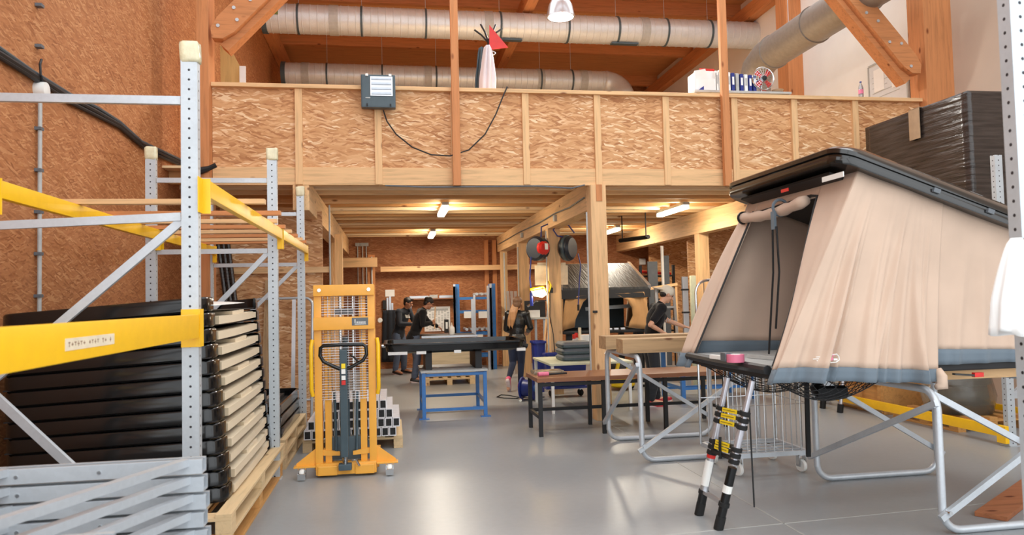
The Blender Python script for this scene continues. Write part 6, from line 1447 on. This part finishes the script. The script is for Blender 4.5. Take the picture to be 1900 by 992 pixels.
m['shoe_r'] = plain('red trainer', (176, 36, 44), .5); m['shoe_p'] = plain('pink trainer', (232, 96, 132), .5); m['shoe_k'] = plain('dark shoe', (36, 34, 34), .5); m['sole'] = plain('pale sole', (232, 214, 214), .6)
m['eye'] = plain('dark eye', (30, 24, 20), .2); m['lip'] = plain('lips', (170, 104, 92), .5)
def person(label, loc, heading, J, sex=1., skin='skin', top='tee', sleeve='short', legs='jean_d', shoes='shoe_k', group=None, head_rot=(0, 0), hands=None, lean_toe=None, hem=.0):
    """one continuous remeshed body; clothing, hair and shoes are children. Local axes: x right, y forward, z up"""
    loc = V(loc); Rz = Matrix.Rotation(heading, 3, 'Z')
    def w(p): return loc + Rz @ V(p)
    t = thing('person', label, 'person', loc, group)
    b = MB(); g = {k: w(v) for k, v in J.items()}
    def limb(b, pts, rs):
        q = []; r = []
        for i in range(len(pts)-1):
            for k in range(5): q.append(pts[i].lerp(pts[i+1], k/5)); r.append(rs[i]+(rs[i+1]-rs[i])*k/5)
        q.append(pts[-1]); r.append(rs[-1]); b.tube(q, r, 12)
        for p, rr in zip(pts, rs): b.ball(p, rr*.99, 10)
    fw_ = Rz @ V((0, 1, 0)); rt = Rz @ V((1, 0, 0))
    up_ = (g['neck']-g['pelvis']).normalized()
    def torso(b, e, lo=0.):
        pe, ch, nk = g['pelvis'], g['chest'], g['neck']
        Rt = Matrix((rt, up_.cross(rt).normalized(), up_)).transposed()
        b.ball(pe, (.155+e, .115+e, .13+e), 14, Rt); b.ball(pe.lerp(ch, .5), (.135*sex**.5+e, .10+e, .17+e), 14, Rt)
        b.ball(ch, (.165*sex+e, .115+e, .19+e), 14, Rt); b.ball(ch.lerp(nk, .62), (.15*sex+e, .085+e, .08+e), 14, Rt)
        for s in 'lr': b.ball(g['sh_'+s], .062*sex+e, 10); limb(b, [ch.lerp(nk, .6), g['sh_'+s]], [.07+e, .058*sex+e])
    torso(b, 0); limb(b, [g['chest'].lerp(g['neck'], .7), g['neck'], g['head']-up_*.03], [.06, .052, .05])
    for s in 'lr':
        limb(b, [g['hip_'+s], g['knee_'+s], g['ank_'+s]], [.082, .054, .036]); c = g['knee_'+s].lerp(g['ank_'+s], .3); b.ball(c, .05, 10)
        limb(b, [g['ank_'+s], g['ank_'+s]+(g['toe_'+s]-g['ank_'+s])*.8], [.036, .03])
        limb(b, [g['sh_'+s], g['el_'+s], g['wr_'+s]], [.05, .039, .027])
        # hand: palm, four unequal bent fingers and a side thumb
        hd = hands[s] if hands else {}
        d = (Rz @ V(hd['d'])).normalized() if 'd' in hd else (g['wr_'+s]-g['el_'+s]).normalized()
        nrm = (Rz @ V(hd.get('n', (0, 0, -1)))); nrm = (nrm - d*nrm.dot(d)).normalized(); sd = d.cross(nrm) * (1 if s == 'r' else -1); curl = hd.get('curl', .35)
        pw = g['wr_'+s]
        for k in range(4): limb(b, [pw+sd*(.012-.008*k), pw+d*.085+sd*(.03-.02*k)], [.016, .0125])
        for k, L in enumerate((.072, .08, .075, .058)):
            a = pw+d*.085+sd*(.03-.02*k); dd = d; pts = [a]
            for q in range(3):
                dd = (dd*math.cos(curl)+nrm*math.sin(curl)).normalized(); a = a+dd*L*(.42, .33, .27)[q]; pts.append(a); nn_ = (nrm*math.cos(curl)-d*math.sin(curl)); 
            limb(b, pts, [.0095, .009, .0085, .0075])
        a = pw+d*.03+sd*.03; limb(b, [a, a+d*.03+sd*.025+nrm*.01, a+d*.062+sd*.03+nrm*.022], [.0125, .011, .009])
    # head
    hp, hy = head_rot
    HR = Rz @ Matrix.Rotation(hy, 3, 'Z') @ Matrix.Rotation(-hp, 3, 'X')
    hc = g['head']
    def hpt(x, y, z): return hc + HR @ V((x, y, z))
    b.ball(hpt(0, -.01, .03), (.075, .095, .09), 16, HR); b.ball(hpt(0, .02, -.035), (.058, .072, .085), 14, HR); b.ball(hpt(0, .055, -.085), (.034, .03, .028), 10, HR)
    limb(b, [hpt(0, .085, .02), hpt(0, .112, -.022)], [.009, .014]); b.ball(hpt(0, .082, .036), (.05, .014, .01), 10, HR)
    for s in (-1, 1): b.ball(hpt(s*.076, -.005, -.005), (.01, .02, .03), 8, HR); b.ball(hpt(s*.04, .06, -.03), (.022, .02, .02), 8, HR)
    for z in (-.058, -.068): b.ball(hpt(0, .083, z), (.02, .009, .006), 8, HR)
    body = b.build('body', skin, t, smooth='all'); md = body.modifiers.new('r', 'REMESH'); md.mode = 'VOXEL'; md.voxel_size = .0062; md.use_smooth_shade = True
    sm_ = body.modifiers.new('s', 'SMOOTH'); sm_.iterations = 2; sm_.factor = .4
    e_ = MB()
    for s in (-1, 1): MB().ball(hpt(s*.031, .082, .014), (.011, .008, .007), 8, HR).build('eye', 'eye', t)
    MB().ball(hpt(0, .0885, -.063), (.021, .007, .006), 8, HR).build('mouth', 'lip', t)
    def cloth(b, name, mat, vox=.01):
        o = b.build(name, mat, t, smooth='all'); md = o.modifiers.new('r', 'REMESH'); md.mode = 'VOXEL'; md.voxel_size = vox; md.use_smooth_shade = True
        q = o.modifiers.new('s', 'SMOOTH'); q.iterations = 3; q.factor = .5; return o
    b = MB(); torso(b, .016)
    pe = g['pelvis']; Rt = Matrix((rt, up_.cross(rt).normalized(), up_)).transposed(); b.ball(pe-up_*hem, (.175, .138, .13), 14, Rt)
    rnd = random.Random(int(loc.x*100))
    for s in 'lr':
        end = g['sh_'+s].lerp(g['el_'+s], .72) if sleeve == 'short' else None
        if end: limb(b, [g['sh_'+s], end], [.068*sex, .058*sex])
        else:
            limb(b, [g['sh_'+s], g['el_'+s], g['el_'+s].lerp(g['wr_'+s], .97)], [.068*sex, .056, .042])
            for k in range(6): 
                f_ = rnd.random(); p_ = g['sh_'+s].lerp(g['el_'+s], f_) if k % 2 else g['el_'+s].lerp(g['wr_'+s], f_*.8); b.ball(p_+V((rnd.uniform(-.012, .012), rnd.uniform(-.012, .012), 0)), (.062-.01*f_, .062-.01*f_, .022), 8)
    limb(b, [g['chest'].lerp(g['neck'], .75), g['chest'].lerp(g['neck'], .95)], [.075, .064])
    cloth(b, {'tee': 't_shirt', 'hood': 'hooded_top', 'leather': 'jacket'}.get(top, 'sweater'), top)
    b = MB(); b.ball(pe-up_*.03, (.172, .13, .12), 14, Rt)
    for s in 'lr':
        an = g['ank_'+s]+(g['knee_'+s]-g['ank_'+s])*.1; fit = legs == 'navyjean'
        limb(b, [g['hip_'+s], g['knee_'+s], an], [.098, .066 if fit else .076, .046 if fit else .066])
        if fit: b.ball(g['knee_'+s].lerp(an, .3), .058, 10)
        for k in range(4): b.ball(g['knee_'+s].lerp(an, .1+.25*k), (.07 if fit else .079, .07 if fit else .079, .016), 8) if not fit else None
    cloth(b, 'trousers', legs)
    for s in 'lr':
        a, to = g['ank_'+s], g['toe_'+s]; d = (to-a).normalized(); dn = (g['ank_'+s]-g['knee_'+s]).normalized()
        hz = (d - dn*d.dot(dn)).normalized(); he = a-hz*.03+dn*.035
        b = MB(); fl = he + hz*.235
        limb(b, [he, he.lerp(fl, .5)+dn*.008, fl+dn*.012], [.046, .046, .036]); limb(b, [a-dn*.015, he], [.045, .046]); o = cloth(b, 'shoe', shoes, .008)
        b = MB(); limb(b, [he+dn*.026, he.lerp(fl, .5)+dn*.03, fl+dn*.03], [.038, .042, .034]); cloth(b, 'sole', 'sole', .008).parent = o
    return t, hpt, HR, g, cloth, limb
def hair_cap(t, hpt, HR, mat, back=.0, name='hair', z=.045, r=(.085, .104, .088), y=-.022):
    b = MB(); b.ball(hpt(0, y, z), r, 16, HR); b.ball(hpt(0, -.06, -.01), (.07, .05, .07), 12, HR); return b.build(name, mat, t, smooth='all')

# the capped man, side on at the blue table
J = dict(hip_l=(-.09, .0, .9), hip_r=(.09, 0, .9), knee_l=(-.1, .06, .49), knee_r=(.1, .04, .48), ank_l=(-.11, .12, .085), ank_r=(.1, -.06, .085), toe_l=(-.13, .4, .03), toe_r=(.13, .2, .03),
         pelvis=(0, 0, .95), chest=(0, .1, 1.29), neck=(0, .185, 1.5), head=(0, .285, 1.63), sh_l=(-.185, .15, 1.44), sh_r=(.185, .13, 1.43), el_l=(-.25, .37, 1.24), el_r=(.26, -.08, 1.2), wr_l=(-.2, .62, 1.14), wr_r=(.2, .12, 1.09))
q = onZ(1218, 752, 0)
t, hpt, HR, g, cloth, limb = person('person in black t-shirt and backward off-white cap working at a bench', (q.x-.06, q.y+.02, 0), -PI/2, J, 1.05, 'skin', 'tee', 'short', 'jean_d', 'shoe_r', head_rot=(.5, 0), hands=dict(l=dict(d=(.0, .95, -.2), n=(0, -.1, -1), curl=.35), r=dict(d=(-.2, .9, -.35), n=(-.3, 0, -1), curl=.5)))
b = MB(); b.ball(hpt(0, -.02, .05), (.088, .108, .092), 18, HR); o = cloth(b, 'cap', 'cap', .008)
b = MB(); b.ball(hpt(0, -.15, .02), (.072, .11, .013), 14, HR @ Matrix.Rotation(.25, 3, 'X')); cloth(b, 'cap_visor', 'cap', .007).parent = o
MB().ball(hpt(0, -.055, -.015), (.072, .055, .05), 12, HR).build('hair', 'hair_d', t, smooth='all')
fc = Matrix.Rotation(-PI/2, 3, 'Z')
b = MB(); c0 = V((q.x-.06, q.y+.02, 0)) + fc @ V((.1, .25, 1.25))
rd = random.Random(3)
for k in range(4): b.box(c0+V((.035*k-.05, -.06, .01*k)), (.008, .01, .035))
b.build('shirt_print', 'lgrey', t)

# the woman walking away
J = dict(hip_l=(-.08, 0, .86), hip_r=(.08, 0, .86), knee_l=(-.08, .0, .47), knee_r=(.06, .06, .47), ank_l=(-.1, -.34, .22), ank_r=(.04, .04, .085), toe_l=(-.11, -.34, .0), toe_r=(.05, .28, .02),
         pelvis=(0, 0, .9), chest=(.01, .02, 1.2), neck=(.02, .03, 1.4), head=(.025, .05, 1.535), sh_l=(-.15, .02, 1.35), sh_r=(.18, .02, 1.35), el_l=(-.2, .05, 1.08), el_r=(.25, .03, 1.1), wr_l=(-.14, .24, 1.02), wr_r=(.17, .25, 1.03))
q = onZ(961, 722, 0)
t, hpt, HR, g, cloth, limb = person('person with long blonde hair in black leather jacket walking away', (q.x, q.y, 0), -.35, J, .9, 'skin', 'leather', 'long', 'navyjean', 'shoe_p', head_rot=(.1, -.1), hem=.03)
b = MB(); b.ball(hpt(0, -.02, .045), (.086, .105, .09), 16, HR); b.ball(hpt(0, -.06, -.02), (.078, .06, .09), 14, HR); h_ = cloth(b, 'hair', 'hair_r', .008)
b = MB(); 
for k in range(7):
    x = -.07+.015*k; limb(b, [hpt(x, -.07, -.03), hpt(x*1.2-.02, -.115, -.16), hpt(x*1.2-.05, -.13, -.3), hpt(x*1.2-.07, -.12, -.4-.03*(k % 3))], [.024, .024, .02, .006])
for x in (-.07, .075): limb(b, [hpt(x, .0, .0), hpt(x*1.2, .0, -.12), hpt(x*1.5, -.02, -.24)], [.018, .02, .006])
cloth(b, 'long_hair', 'hair_b', .008).parent = h_

# man bending over the far bench with a stick
J = dict(hip_l=(-.09, 0, .88), hip_r=(.09, 0, .88), knee_l=(-.11, .05, .47), knee_r=(.11, .03, .47), ank_l=(-.12, .02, .085), ank_r=(.12, -.05, .085), toe_l=(-.14, .28, .03), toe_r=(.16, .2, .03),
         pelvis=(0, -.02, .93), chest=(0, .1, 1.25), neck=(0, .2, 1.46), head=(0, .3, 1.575), sh_l=(-.19, .16, 1.4), sh_r=(.19, .14, 1.39), el_l=(-.25, .33, 1.2), el_r=(.26, .12, 1.15), wr_l=(-.17, .5, 1.1), wr_r=(.17, .31, 1.18))
q = onZ(772, 706, 0)
lp = V((q.x-.02, 15.1, 0))
t, hpt, HR, g, cloth, limb = person('person in dark sweater bending over the far bench holding an upright stick', lp, -PI/2+.15, J, 1.08, 'skin2', 'blk', 'long', 'jean', 'shoe_k', head_rot=(.55, 0), hands=dict(l=dict(d=(0, .8, -.5), n=(0, -.3, -1), curl=.35), r=dict(d=(-.3, .95, .05), n=(-.95, -.3, 0), curl=1.05)), hem=.06)
hair_cap(t, hpt, HR, 'hair_d')
wr = g['wr_r']; d = (Matrix.Rotation(-PI/2+.15, 3, 'Z') @ V((-.3, .95, .05))).normalized(); nn = (Matrix.Rotation(-PI/2+.15, 3, 'Z') @ V((-.95, -.3, 0))); nn = (nn-d*nn.dot(d)).normalized()
sc_ = wr + d*.09 + nn*.028
tag(MB().beam(sc_-V((.0, 0, .13)), sc_+V((0.02, 0, .33)), .022, .022, up=(0, 1, 0)).build('stick', 'pine_z', org=sc_), 'pale wooden stick held upright by the person in dark sweater', 'stick')
# man in hooded top behind
J = dict(hip_l=(-.09, 0, .88), hip_r=(.09, 0, .88), knee_l=(-.12, .06, .47), knee_r=(.12, .04, .47), ank_l=(-.14, .02, .085), ank_r=(.13, -.02, .085), toe_l=(-.18, .27, .03), toe_r=(.18, .23, .03),
         pelvis=(0, 0, .93), chest=(0, .1, 1.25), neck=(0, .2, 1.46), head=(0, .27, 1.585), sh_l=(-.19, .16, 1.4), sh_r=(.19, .14, 1.39), el_l=(-.27, .25, 1.14), el_r=(.27, .22, 1.13), wr_l=(-.1, .42, 1.16), wr_r=(.1, .41, 1.12))
q = onZ(742, 692, 0)
t, hpt, HR, g, cloth, limb = person('person in charcoal hooded top with sunglasses on head, farthest at the back', (onY(741, 690, 16.9).x, 16.9, 0), PI+.95, J, 1.08, 'skin2', 'hood', 'long', 'jean', 'shoe_k', head_rot=(.3, .1), hands=dict(l=dict(d=(.8, .5, .1), n=(0, -1, -.3), curl=.8), r=dict(d=(-.8, .5, .1), n=(0, -1, -.3), curl=.8)), hem=.05)
hair_cap(t, hpt, HR, 'hair_d')
b = MB(); limb(b, [g['neck']-V((0, 0, .05)) + V((-.08, 0, 0)), g['neck']-V((0, -.09, .02)), g['neck']-V((0, 0, .05))+V((.08, 0, 0))], [.04, .05, .04]); cloth(b, 'hood', 'hood')
MB().ball(hpt(-.035, .075, .1), (.028, .012, .02), 10, HR).ball(hpt(.035, .075, .1), (.028, .012, .02), 10, HR).build('sunglasses', 'black', t, smooth='all')
fz = Matrix.Rotation(PI+.95, 3, 'Z'); MB().box(g['chest']+fz @ V((0, .142, .05)), (.16, .012, .1), rz=PI+.95, rx=.32).build('chest_print', 'lgrey', t)
# dark coat on the wall behind them
q0 = onY(724, 575, 18.2)
tag(MB().grid(lambda u, v: V((q0.x-.22+.5*(u)+(.1*(1-v)*(.5-u)), 18.335-.1*math.sin(PI*u)-.02*math.sin(u*20), q0.z-.0-1.25*v)), 24, 12).build('coat', 'hood', smooth='all', thick=.03, org=q0), 'long dark coat hanging on the back wall behind the hooded person', 'coat')
